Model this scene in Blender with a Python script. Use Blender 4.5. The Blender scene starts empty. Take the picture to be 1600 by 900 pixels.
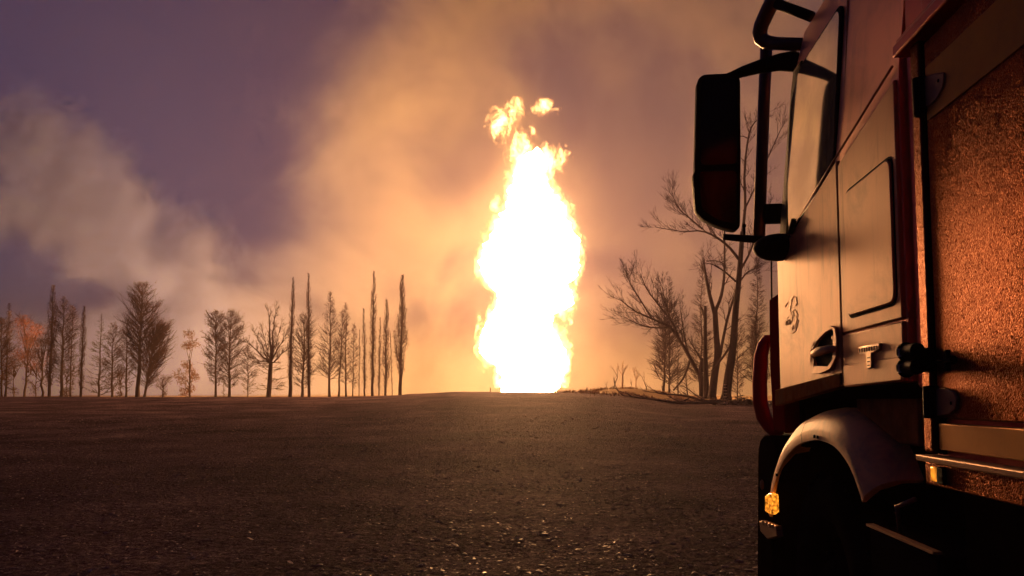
import bpy, bmesh, math, random
from mathutils import Vector, Matrix, noise
R = math.radians
random.seed(11)
sc = bpy.context.scene
col = sc.collection

# ------------------------------------------------------------------ camera
F = 1209.0
PITCH = R(4.0)
cam_d = bpy.data.cameras.new('camera'); cam = bpy.data.objects.new('camera', cam_d); col.objects.link(cam)
cam.location = (0, 0, 1.4)
cam.rotation_euler = (R(90) + PITCH, 0, 0)
cam_d.sensor_width = 36.0
cam_d.lens = 36.0 * F / 1600
cam_d.shift_y = 90.5 / 1600
cam_d.clip_start = 0.05; cam_d.clip_end = 8000
sc.camera = cam
HEAD = math.atan(100 / F * math.cos(PITCH))          # the truck points this far right of the view

# ------------------------------------------------------------------ world, exposure
w = bpy.data.worlds.new('World'); sc.world = w; w.use_nodes = True
nt = w.node_tree; nt.nodes.clear()
sky = nt.nodes.new('ShaderNodeTexSky'); sky.sky_type = 'NISHITA'; sky.sun_disc = False
sky.sun_elevation = R(-2.0); sky.sun_rotation = R(-35)
sky.dust_density = 3.0; sky.ozone_density = 4.0
bg = nt.nodes.new('ShaderNodeBackground'); bg.inputs[1].default_value = 0.105
wo = nt.nodes.new('ShaderNodeOutputWorld')
tint = nt.nodes.new('ShaderNodeMix'); tint.data_type = 'RGBA'; tint.blend_type = 'MULTIPLY'; tint.inputs[0].default_value = 1.0
tint.inputs[7].default_value = (1.08, 0.92, 0.98, 1)
nt.links.new(sky.outputs[0], tint.inputs[6]); nt.links.new(tint.outputs[2], bg.inputs[0]); nt.links.new(bg.outputs[0], wo.inputs[0])
sc.view_settings.view_transform = 'Standard'; sc.view_settings.look = 'None'
sc.view_settings.gamma = 1.0; sc.view_settings.use_curve_mapping = False
sc.view_settings.exposure = 1.8
cy = sc.cycles
cy.use_denoising = True
cy.max_bounces = 6; cy.diffuse_bounces = 3; cy.glossy_bounces = 3; cy.volume_bounces = 2
cy.transparent_max_bounces = 6; cy.transmission_bounces = 3
cy.volume_step_rate = 1.0; cy.volume_preview_step_rate = 1.0; cy.volume_max_steps = 128
cy.sample_clamp_indirect = 6.0; cy.sample_clamp_direct = 0.0
cy.caustics_reflective = False; cy.caustics_refractive = False
cy.use_light_tree = True
cy.use_adaptive_sampling = True; cy.adaptive_threshold = 0.03; cy.adaptive_min_samples = 16
FLAME_L = 26.0
AMBER_E = 0.8

# ------------------------------------------------------------------ helpers
def at(px, py, Y):
    """world point seen at photo pixel (1600x900) at depth Y"""
    dx = (px - 800) / F; dy = ((450 - py) + 90.5) / F
    d = Vector((dx, math.cos(PITCH) - dy * math.sin(PITCH), math.sin(PITCH) + dy * math.cos(PITCH)))
    return Vector((0, 0, 1.4)) + d * (Y / d.y)

def tag(o, label=None, cat=None, group=None, kind=None):
    if label: o['label'] = label
    if cat: o['category'] = cat
    if group: o['group'] = group
    if kind: o['kind'] = kind
    return o

def empty(name, loc, label, cat, group=None, rz=0.0):
    o = bpy.data.objects.new(name, None); col.objects.link(o)
    o.location = loc; o.rotation_euler = (0, 0, rz); o.empty_display_size = 0.3
    return tag(o, label, cat, group)

class MB:
    """collects vertices and faces and links them as one mesh object"""
    def __init__(s): s.v = []; s.f = []; s.sm = []; s.mi = []
    def add(s, vs, fs, smooth=False, mi=0):
        n = len(s.v); s.v += [tuple(v) for v in vs]
        for f in fs: s.f.append([n + i for i in f]); s.sm.append(smooth); s.mi.append(mi)
    def box(s, a, b, mi=0):
        x0, y0, z0 = a; x1, y1, z1 = b
        if x0 > x1: x0, x1 = x1, x0
        if y0 > y1: y0, y1 = y1, y0
        if z0 > z1: z0, z1 = z1, z0
        s.add([(x0,y0,z0),(x1,y0,z0),(x1,y1,z0),(x0,y1,z0),(x0,y0,z1),(x1,y0,z1),(x1,y1,z1),(x0,y1,z1)],
              [(0,3,2,1),(4,5,6,7),(0,1,5,4),(1,2,6,5),(2,3,7,6),(3,0,4,7)], mi=mi)
    def tube(s, pts, rad, n=8, smooth=True, cap=True, mi=0):
        pts = [Vector(p) for p in pts]
        if not hasattr(rad, '__len__'): rad = [rad] * len(pts)
        up = None; vs = []; fs = []
        for i, p in enumerate(pts):
            t = (pts[min(i + 1, len(pts) - 1)] - pts[max(i - 1, 0)])
            if t.length < 1e-9: t = Vector((0, 0, 1))
            t.normalize()
            if up is None:
                up = t.orthogonal().normalized()
            else:
                up = (up - t * up.dot(t))
                if up.length < 1e-6: up = t.orthogonal()
                up.normalize()
            sd = t.cross(up)
            for k in range(n):
                a = 2 * math.pi * k / n
                vs.append(p + (up * math.cos(a) + sd * math.sin(a)) * rad[i])
        for i in range(len(pts) - 1):
            for k in range(n):
                a = i * n + k; b = i * n + (k + 1) % n
                fs.append((a, b, b + n, a + n))
        if cap:
            fs.append(tuple(range(n - 1, -1, -1))); fs.append(tuple(range((len(pts) - 1) * n, len(pts) * n)))
        s.add(vs, fs, smooth, mi)
    def prism(s, poly, ex, mi=0, smooth=False):
        """poly: closed list of 3-d points, extruded by vector ex"""
        poly = [Vector(p) for p in poly]; ex = Vector(ex); n = len(poly)
        vs = poly + [p + ex for p in poly]
        fs = [tuple(range(n)), tuple(range(2 * n - 1, n - 1, -1))]
        for i in range(n): j = (i + 1) % n; fs.append((i, i + n, j + n, j))
        s.add(vs, fs, smooth, mi)
    def loft(s, rings, closed=True, cap=True, smooth=True, mi=0):
        n = len(rings[0]); vs = [p for r in rings for p in r]; fs = []
        for i in range(len(rings) - 1):
            for k in range(n if closed else n - 1):
                a = i * n + k; b = i * n + (k + 1) % n
                fs.append((a, b, b + n, a + n))
        if cap: fs.append(tuple(range(n - 1, -1, -1))); fs.append(tuple(range((len(rings) - 1) * n, len(rings) * n)))
        s.add(vs, fs, smooth, mi)
    def ball(s, c, r, nu=12, nv=8, mi=0):
        if not hasattr(r, '__len__'): r = (r, r, r)
        c = Vector(c); vs = [c + Vector((0, 0, -r[2]))]; fs = []
        for j in range(1, nv):
            ph = -math.pi / 2 + math.pi * j / nv
            for i in range(nu):
                th = 2 * math.pi * i / nu
                vs.append(c + Vector((r[0]*math.cos(ph)*math.cos(th), r[1]*math.cos(ph)*math.sin(th), r[2]*math.sin(ph))))
        vs.append(c + Vector((0, 0, r[2]))); top = len(vs) - 1
        for i in range(nu): fs.append((0, 1 + (i + 1) % nu, 1 + i)); fs.append((top, top - nu + i, top - nu + (i + 1) % nu))
        for j in range(nv - 2):
            for i in range(nu):
                a = 1 + j * nu + i; b = 1 + j * nu + (i + 1) % nu
                fs.append((a, b, b + nu, a + nu))
        s.add(vs, fs, True, mi)
    def build(s, name, mat, parent=None, bevel=0, seg=2, xf=None, auto=None):
        me = bpy.data.meshes.new(name)
        vs = [xf @ Vector(v) for v in s.v] if xf else s.v
        me.from_pydata(vs, [], s.f)
        me.polygons.foreach_set('use_smooth', s.sm)
        for m in (mat if isinstance(mat, (list, tuple)) else [mat]): me.materials.append(m)
        if any(s.mi): me.polygons.foreach_set('material_index', s.mi)
        me.validate()
        if len(s.f) < 60000:
            bm = bmesh.new(); bm.from_mesh(me); bmesh.ops.recalc_face_normals(bm, faces=bm.faces); bm.to_mesh(me); bm.free()
        me.update()
        o = bpy.data.objects.new(name, me); col.objects.link(o)
        if parent: o.parent = parent
        if bevel:
            b = o.modifiers.new('bevel', 'BEVEL'); b.width = bevel; b.segments = seg; b.limit_method = 'ANGLE'; b.angle_limit = R(38)
            b.harden_normals = False
            me.polygons.foreach_set('use_smooth', [True] * len(me.polygons))
            me.set_sharp_from_angle(angle=R(40)) if hasattr(me, 'set_sharp_from_angle') else None
        return o

# ------------------------------------------------------------------ materials
class NT:
    def __init__(s, tree): s.t = tree; tree.nodes.clear()
    def n(s, kind, **kw):
        nd = s.t.nodes.new(kind)
        for k, v in kw.items(): setattr(nd, k, v)
        return nd
    def link(s, a, b): s.t.links.new(a, b)
    def val(s, inp, v):
        if isinstance(v, bpy.types.NodeSocket): s.link(v, inp)
        else: inp.default_value = v
    def math(s, op, a, b=0.0, c=0.0, clamp=False):
        nd = s.n('ShaderNodeMath', operation=op, use_clamp=clamp)
        s.val(nd.inputs[0], a); s.val(nd.inputs[1], b); s.val(nd.inputs[2], c)
        return nd.outputs[0]
    def smooth(s, v, a, b):
        nd = s.n('ShaderNodeMapRange', interpolation_type='SMOOTHSTEP')
        s.val(nd.inputs[0], v); nd.inputs[1].default_value = a; nd.inputs[2].default_value = b
        return nd.outputs[0]
    def noise(s, vec, scale, detail=4, rough=0.5, dist=0.0, typ='FBM'):
        nd = s.n('ShaderNodeTexNoise'); nd.noise_dimensions = '3D'
        s.link(vec, nd.inputs['Vector']); nd.inputs['Scale'].default_value = scale
        nd.inputs['Detail'].default_value = detail; nd.inputs['Roughness'].default_value = rough
        nd.inputs['Distortion'].default_value = dist
        return nd
    def ramp(s, v, stops):
        nd = s.n('ShaderNodeValToRGB'); s.link(v, nd.inputs[0]); r = nd.color_ramp
        while len(r.elements) > 1: r.elements.remove(r.elements[-1])
        r.elements[0].position = stops[0][0]; r.elements[0].color = (*stops[0][1], 1)
        for p, c in stops[1:]:
            e = r.elements.new(p); e.color = (*c, 1)
        return nd.outputs[0]

def mat(name, base, rough=0.6, metal=0.0, var=0.15, vscale=3.0, bump=0.0, bscale=40.0, dirt=None, coat=0.0, spec=None, dscale=2.0, damt=0.5, rvar=0.1, streak=0.0):
    m = bpy.data.materials.new(name); m.use_nodes = True; g = NT(m.node_tree)
    out = g.n('ShaderNodeOutputMaterial'); p = g.n('ShaderNodeBsdfPrincipled'); g.link(p.outputs[0], out.inputs[0])
    tc = g.n('ShaderNodeTexCoord'); v = tc.outputs['Object']
    n1 = g.noise(v, vscale, 6, 0.6)
    lo = tuple(c * (1 - var) for c in base); hi = tuple(min(1, c * (1 + var)) for c in base)
    c = g.ramp(n1.outputs[0], [(0.3, lo), (0.7, hi)])
    if dirt:
        n2 = g.noise(v, dscale, 8, 0.65, 0.6)
        f = g.math('MULTIPLY', g.smooth(n2.outputs[0], 0.45, 0.72), damt)
        mx = g.n('ShaderNodeMix', data_type='RGBA'); g.link(f, mx.inputs[0]); g.link(c, mx.inputs[6]); mx.inputs[7].default_value = (*dirt, 1)
        c = mx.outputs[2]
    if streak:
        mp_ = g.n('ShaderNodeMapping'); g.link(v, mp_.inputs[0]); mp_.inputs['Scale'].default_value = (14, 14, 0.9)
        ns_ = g.noise(mp_.outputs[0], 1.0, 6, 0.7); nm_ = g.noise(v, 1.1, 3, 0.5)
        f2 = g.math('MULTIPLY', g.math('MULTIPLY', g.smooth(ns_.outputs[0], 0.50, 0.72), g.smooth(nm_.outputs[0], 0.35, 0.6)), streak)
        m2 = g.n('ShaderNodeMix', data_type='RGBA'); g.link(f2, m2.inputs[0]); g.link(c, m2.inputs[6]); m2.inputs[7].default_value = (*dirt, 1); c = m2.outputs[2]
    g.link(c, p.inputs['Base Color'])
    rr = g.math('ADD', g.math('MULTIPLY', g.math('SUBTRACT', n1.outputs[0], 0.5), rvar * 2), rough, clamp=True)
    g.link(rr, p.inputs['Roughness'])
    p.inputs['Metallic'].default_value = metal
    if coat: p.inputs['Coat Weight'].default_value = coat; p.inputs['Coat Roughness'].default_value = 0.12
    if spec is not None: p.inputs['Specular IOR Level'].default_value = spec
    if bump:
        n3 = g.noise(v, bscale, 4, 0.6); b = g.n('ShaderNodeBump'); b.inputs['Strength'].default_value = bump; b.inputs['Distance'].default_value = 0.01
        g.link(n3.outputs[0], b.inputs['Height']); g.link(b.outputs[0], p.inputs['Normal'])
    return m
HAZE = 0.0006
# ------------------------------------------------------------------ ground
def lerp(a, b, t): return a + (b - a) * t
def sst(x, a, b):
    t = max(0.0, min(1.0, (x - a) / (b - a))); return t * t * (3 - 2 * t)
def interp(x, pts):
    if x <= pts[0][0]: return pts[0][1]
    for (x0, y0), (x1, y1) in zip(pts, pts[1:]):
        if x <= x1: return lerp(y0, y1, (x - x0) / (x1 - x0))
    return pts[-1][1]
CREST = [(-60, 1.72), (-22, 1.72), (-13, 1.86), (-6, 2.22), (8, 2.22), (13, 2.02), (18, 1.45), (28, 1.35), (60, 1.5)]
def ground_z(x, y):
    r = math.hypot(x, y)
    if y < 0: return 0.05 * noise.noise(Vector((x * .08, y * .08, 3)))
    c = interp(x * 84.0 / max(y, 40.0), CREST)
    h = c * sst(y, 6, 84) if y < 84 else c
    if y > 84:
        far = 2.45 + 0.15 * noise.noise(Vector((x * .03, y * .03, 8)))
        dip = c - 0.25
        h = lerp(c, dip, sst(y, 84, 88)) if y < 88 else lerp(dip, far, sst(y, 90, 150))
    n = 0.10 * noise.noise(Vector((x * .12, y * .12, 1))) * min(1, r / 15)
    n += 0.025 * noise.noise(Vector((x * .9, y * .9, 5)))
    if x < -10 and 92 < y < 122: h -= 1.5 * sst(-x, 10, 18) * sst(y, 92, 97) * (1 - sst(y, 113, 121))  # added ditch that keeps the low flames out of sight
    n += 0.55 * math.exp(-((x - 12.5) / 5.5) ** 2 - ((y - 74) / 5.0) ** 2)
    if 60 < y < 100: n += 0.06 * noise.noise(Vector((x * .35, y * .2, 9)))
    return h + n

def make_ground():
    mb = MB(); rings = []
    r = 0.6; rs = [0.0]
    while r < 420: rs.append(r); r *= 1.018 if r < 140 else 1.09
    ths = []
    a = -180.0
    while a < 180: ths.append(R(a)); a += 0.6 if abs(a) < 50 else 4.0
    n = len(ths); vs = []
    for r in rs[1:]:
        for t in ths:
            x = r * math.sin(t); y = r * math.cos(t)
            z = ground_z(x, y)
            if r < 14: z += 0.010 * noise.noise(Vector((x * 7, y * 7, 2))) + 0.006 * noise.noise(Vector((x * 19, y * 19, 4)))
            vs.append((x, y, z))
    vs.append((0, 0, ground_z(0, 0)))
    fs = []
    for i in range(len(rs) - 2):
        for k in range(n):
            a = i * n + k; b = i * n + (k + 1) % n; fs.append((a, a + n, b + n, b))
    c = len(vs) - 1
    for k in range(n): fs.append((c, k, (k + 1) % n))
    mb.add(vs, fs, True)
    m = bpy.data.materials.new('burnt_soil'); m.use_nodes = True; g = NT(m.node_tree)
    out = g.n('ShaderNodeOutputMaterial'); p = g.n('ShaderNodeBsdfPrincipled'); g.link(p.outputs[0], out.inputs[0])
    geo = g.n('ShaderNodeNewGeometry'); v = geo.outputs['Position']
    n1 = g.noise(v, 0.35, 8, 0.6); n2 = g.noise(v, 9.0, 8, 0.7); n3 = g.noise(v, 60.0, 4, 0.7)
    s = g.math('ADD', g.math('MULTIPLY', n1.outputs[0], 0.35), g.math('ADD', g.math('MULTIPLY', n2.outputs[0], 0.4), g.math('MULTIPLY', n3.outputs[0], 0.25)))
    c = g.ramp(s, [(0.42, SOIL[0]), (0.5, SOIL[1]), (0.56, SOIL[2]), (0.63, SOIL[3])])
    sep = g.n('ShaderNodeSeparateXYZ'); g.link(v, sep.inputs[0])
    # firelit ground beyond the field painted as a paler tone; dry grass on the mound
    yy = g.math('ADD', sep.outputs[1], g.math('MULTIPLY', n1.outputs[0], 10.0))
    f = g.smooth(yy, 90.0, 95.0)
    ex = g.math('DIVIDE', g.math('SUBTRACT', sep.outputs[0], 13.0), 8.0); ey = g.math('DIVIDE', g.math('SUBTRACT', sep.outputs[1], 74.0), 9.0)
    ed = g.math('SQRT', g.math('ADD', g.math('MULTIPLY', ex, ex), g.math('MULTIPLY', ey, ey)))
    f = g.math('MAXIMUM', f, g.smooth(g.math('ADD', g.math('SUBTRACT', 1.0, ed), g.math('SUBTRACT', n1.outputs[0], 0.5)), 0.0, 0.25))
    gr = g.ramp(n2.outputs[0], [(0.3, (0.20, 0.13, 0.07)), (0.7, (0.42, 0.30, 0.17))])
    mx = g.n('ShaderNodeMix', data_type='RGBA'); g.link(f, mx.inputs[0]); g.link(c, mx.inputs[6]); g.link(gr, mx.inputs[7])
    g.link(mx.outputs[2], p.inputs['Base Color']); p.inputs['Roughness'].default_value = 0.85
    p.inputs['Specular IOR Level'].default_value = 0.006
    vo = g.n('ShaderNodeTexVoronoi'); g.link(v, vo.inputs['Vector']); vo.inputs['Scale'].default_value = 16.0
    hh = g.math('ADD', g.math('MULTIPLY', n2.outputs[0], 1.0), g.math('MULTIPLY', n3.outputs[0], 0.35))
    n4 = g.noise(v, 2.2, 6, 0.65); hh = g.math('ADD', hh, g.math('MULTIPLY', n4.outputs[0], 1.6))
    hh = g.math('SUBTRACT', hh, g.math('MULTIPLY', vo.outputs['Distance'], 0.5))
    b = g.n('ShaderNodeBump'); b.inputs['Strength'].default_value = 1.0; b.inputs['Distance'].default_value = 0.11
    g.link(hh, b.inputs['Height']); g.link(b.outputs[0], p.inputs['Normal'])
    o = mb.build('ground', m); tag(o, kind='structure')
SOIL = [(0.028, 0.017, 0.022), (0.095, 0.057, 0.070), (0.20, 0.125, 0.14), (0.45, 0.32, 0.30)]
make_ground()

# ------------------------------------------------------------------ the burning gas column
FY = 110.0
fire = empty('fire', at(828, 613, FY), 'towering white-hot column of flame burning up from the far edge of the field', 'fire')
FB = fire.location.copy()
# silhouette: row, left, right (pixels of the photo)
_sil = [(190,205,285),(200,190,292),(215,180,297),(240,175,280),(270,170,282),(300,163,296),(330,155,322),(350,147,336),(380,128,338),
        (410,115,352),(440,103,366),(480,84,370),(510,80,364),(540,92,357),(555,108,335),(580,130,350),(605,122,350),(640,112,300),
        (665,100,296),(690,84,302),(710,80,318),(740,78,332),(760,90,336),(780,122,335),(800,132,331),(830,134,322),(852,130,312),(862,130,312)]
SIL = [(130 + y / 1.765, 700 + a / 1.765, 700 + b / 1.765) for y, a, b in _sil]
mpp = FY / F
def flame_shell(grow, seed, namp, thr=None):
    NR, NT_ = 300, 260
    y0, y1 = SIL[0][0] - 6, SIL[-1][0]
    rows = []
    for i in range(NR):
        py = y1 + (y0 - y1) * i / (NR - 1)
        L = interp(py, [(a, b) for a, b, c in SIL]); Rr = interp(py, [(a, c) for a, b, c in SIL])
        pL = at(L, py, FY); pR = at(Rr, py, FY)
        rows.append(((pL.x + pR.x) / 2, (pR.x - pL.x) / 2, pL.z))
    vs = []; fs = []
    for i, (cx, hw, z) in enumerate(rows):
        tcap = (i / (NR - 1))
        if tcap > 0.93: hw *= math.sqrt(max(0.0, (1 - tcap) / 0.07)) * 0.93 + 0.07
        for k in range(NT_):
            a = 2 * math.pi * k / NT_
            d = Vector((math.cos(a), math.sin(a) * 0.9, 0))
            p = Vector((cx, FY, z)) + d * hw
            q = Vector((p.x, p.y, p.z * 0.85)) + Vector((seed, 0, 0))
            puff = abs(noise.noise(q * 0.42)) * 1.3 + abs(noise.noise(q * 0.95)) * 1.25 + abs(noise.noise(q * 2.2)) * 0.6 + abs(noise.noise(q * 4.6)) * 0.22 - 1.0
            off = puff * namp + grow
            off *= min(1.0, 0.35 + hw / 4.0)
            vv = noise.noise_vector(q * 0.9) * 0.35 * namp
            vs.append(p + d * off + Vector((0, 0, vv.z)) - FB)
    for i in range(NR - 1):
        for k in range(NT_):
            fs.append((i*NT_+k, i*NT_+(k+1)%NT_, (i+1)*NT_+(k+1)%NT_, (i+1)*NT_+k))
    fs.append(tuple((NR-1)*NT_+k for k in range(NT_)))
    return vs, fs
em = bpy.data.materials.new('flame_core'); em.use_nodes = True; g = NT(em.node_tree)
out = g.n('ShaderNodeOutputMaterial'); e = g.n('ShaderNodeEmission'); g.link(e.outputs[0], out.inputs[0])
e.inputs[0].default_value = (1.0, 0.475, 0.185, 1); e.inputs[1].default_value = FLAME_L
vs, fs = flame_shell(-0.62, 0.0, 0.9)
mb = MB(); mb.add(vs, fs, True)
mb.build('flame_core', em, fire)

# turbulent thinner flame around the core and torn-off licks above it: a glowing volume
fv = bpy.data.materials.new('flame_lick'); fv.use_nodes = True; g = NT(fv.node_tree)
out = g.n('ShaderNodeOutputMaterial'); pv = g.n('ShaderNodeVolumePrincipled'); g.link(pv.outputs[0], out.inputs['Volume'])
geo = g.n('ShaderNodeNewGeometry'); P = geo.outputs['Position']
wn = g.noise(P, 0.30, 3, 0.55)
wv = g.n('ShaderNodeVectorMath', operation='MULTIPLY_ADD'); g.link(wn.outputs['Color'], wv.inputs[0]); wv.inputs[1].default_value = (4.0, 4.0, 4.0)
st_ = g.n('ShaderNodeVectorMath', operation='MULTIPLY'); g.link(P, st_.inputs[0]); st_.inputs[1].default_value = (1, 1, .62); g.link(st_.outputs[0], wv.inputs[2])
fn = g.noise(wv.outputs[0], 0.95, 6, 0.66)
LICKS = [  # px, py, rx, ry in photo pixels, strength
    (783, 196, 21, 26, 1.0), (803, 172, 16, 20, 1.0), (797, 200, 17, 12, .7), (848, 166, 17, 13, 1.0), (866, 172, 9, 9, .95), (812, 222, 18, 18, .95),
    (806, 240, 16, 22, 1.0), (872, 250, 18, 20, 1.0), (862, 276, 9, 22, .8), (832, 208, 7, 11, .75), (795, 285, 8, 22, .8),
    (762, 368, 14, 20, .8), (890, 425, 18, 26, .95), (880, 482, 18, 22, .85), (752, 420, 12, 22, .75), (758, 548, 18, 22, 1.0), (768, 570, 16, 14, .9), (880, 545, 14, 30, .8),
    (776, 330, 10, 24, .7), (893, 345, 10, 22, .8), (750, 500, 8, 16, .5), (872, 310, 8, 20, .7), (905, 400, 10, 24, .7)]
sepf = g.n('ShaderNodeSeparateXYZ'); g.link(P, sepf.inputs[0])
za = at(800, SIL[-1][0], FY).z; zb_ = at(800, SIL[0][0] - 6, FY).z
def edge_curve(idx):
    fc = g.n('ShaderNodeFloatCurve'); cv = fc.mapping.curves[0]
    cps = [((at(r[idx], r[0], FY).z - za) / (zb_ - za), (at(r[idx], r[0], FY).x + 10) / 25) for r in reversed(SIL)]
    cps = [c for c in cps if 0 <= c[0] <= 1]
    cv.points[0].location = (0, cps[0][1]); cv.points[1].location = (1, cps[-1][1])
    for c in cps[1:-1]: cv.points.new(*c)
    fc.mapping.update()
    g.link(g.math('DIVIDE', g.math('SUBTRACT', sepf.outputs[2], za), zb_ - za, clamp=True), fc.inputs[1])
    return g.math('SUBTRACT', g.math('MULTIPLY', fc.outputs[0], 25.0), 10.0)
def near(e, o): return g.math('SUBTRACT', 1.0, g.math('DIVIDE', g.math('ABSOLUTE', g.math('SUBTRACT', sepf.outputs[0], g.math('ADD', e, o))), 1.7), clamp=True)
ed = g.math('MAXIMUM', near(edge_curve(1), 0.85), near(edge_curve(2), -0.85))
yf_ = g.math('DIVIDE', g.math('SUBTRACT', sepf.outputs[1], FY), 4.3)
ed = g.math('MULTIPLY', ed, g.math('SUBTRACT', 1.0, g.math('MULTIPLY', yf_, yf_)))
ed = g.math('MULTIPLY', ed, g.math('SUBTRACT', 1.0, g.smooth(sepf.outputs[2], zb_ - 1.0, zb_ + 0.5)))
acc = None
for (px, py, rx, ry, st) in LICKS:
    c = at(px, py, FY); k = FY / F
    rx *= 1.5 * k; ry *= 1.5 * k; rz = (rx + ry) / 2 * 0.8 + 0.4
    sb = g.n('ShaderNodeVectorMath', operation='SUBTRACT'); g.link(P, sb.inputs[0]); sb.inputs[1].default_value = c
    dv = g.n('ShaderNodeVectorMath', operation='DIVIDE'); g.link(sb.outputs[0], dv.inputs[0]); dv.inputs[1].default_value = (rx, rz, ry)
    ln = g.n('ShaderNodeVectorMath', operation='LENGTH'); g.link(dv.outputs[0], ln.inputs[0])
    v = g.math('MULTIPLY', g.math('SUBTRACT', 1.0, ln.outputs['Value'], clamp=True), st)
    acc = v if acc is None else g.math('MAXIMUM', acc, v)
acc = g.math('MAXIMUM', acc, g.math('MULTIPLY', ed, 0.85))
val = g.math('ADD', g.math('MULTIPLY', g.math('SUBTRACT', fn.outputs[0], 0.5), 3.3), g.math('MULTIPLY', acc, 0.62))
hot = g.smooth(val, 0.24, 0.70)
hot = g.math('MULTIPLY', hot, g.smooth(acc, 0.0, 0.12))
g.link(g.math('MULTIPLY', hot, 0.02), pv.inputs['Density'])
g.link(g.math('MULTIPLY', g.math('POWER', hot, 1.8), 1.0), pv.inputs['Emission Strength'])
ec = g.ramp(hot, [(0.0, (1.0, 0.18, 0.02)), (0.4, (1.0, 0.33, 0.06)), (1.0, (1.0, 0.60, 0.20))])
g.link(ec, pv.inputs['Emission Color']); pv.inputs['Color'].default_value = (0.3, 0.2, 0.1, 1)
fv.cycles.volume_step_rate = 0.16
mb = MB(); a = at(740, 606, FY); b = at(920, 150, FY)
mb.box((a.x - FB.x, -4.5, a.z - FB.z), (b.x - FB.x, 4.5, b.z - FB.z))
mb.build('flame_lick', fv, fire)

# low flames lighting the smoke behind the left trees, sunk in an added ditch
gf = bpy.data.materials.new('grass_flame'); gf.use_nodes = True; g = NT(gf.node_tree)
out = g.n('ShaderNodeOutputMaterial'); e = g.n('ShaderNodeEmission'); g.link(e.outputs[0], out.inputs[0]); e.inputs[0].default_value = (1.0, 0.45, 0.14, 1); e.inputs[1].default_value = 120
for i, (px, lab) in enumerate(((20, 'low ground flame behind the trees at the left picture edge'), (102, 'low ground flame behind the ragged pine at far left'), (160, 'low ground flame behind the sparse drooping pine'), (240, 'low ground flame behind the low wide tree'),
        (300, 'low ground flame under the hazy pale tree in the gap'), (345, 'low ground flame behind the two close round-topped pines'), (430, 'low ground flame behind the wide forked tree'), (520, 'low ground flame behind the tall pointed bare pine'))):
    rg_ = random.Random(200 + i); Yf = 106 + rg_.uniform(-3, 3); c = at(px, 620, Yf); c.z = ground_z(c.x, Yf) - .05
    mb = MB()
    for j in range(5):
        ox = rg_.uniform(-2.0, 2.0); hh = rg_.uniform(.6, 1.15); r_ = rg_.uniform(.25, .5); oy = rg_.uniform(-.4, .4)
        mb.tube([(ox, oy, -.1), (ox + rg_.uniform(-.1, .1), oy, hh * .3), (ox + rg_.uniform(-.2, .2), oy, hh * .65), (ox + rg_.uniform(-.3, .3), oy, hh)], [r_ * .7, r_, r_ * .6, .02], 8)
    mb.box((-2.3, -.5, -.1), (2.3, .5, .12))
    o = mb.build('ground_flame', gf); o.location = c; tag(o, lab, 'flame', 'low flames behind the left trees')

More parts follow.
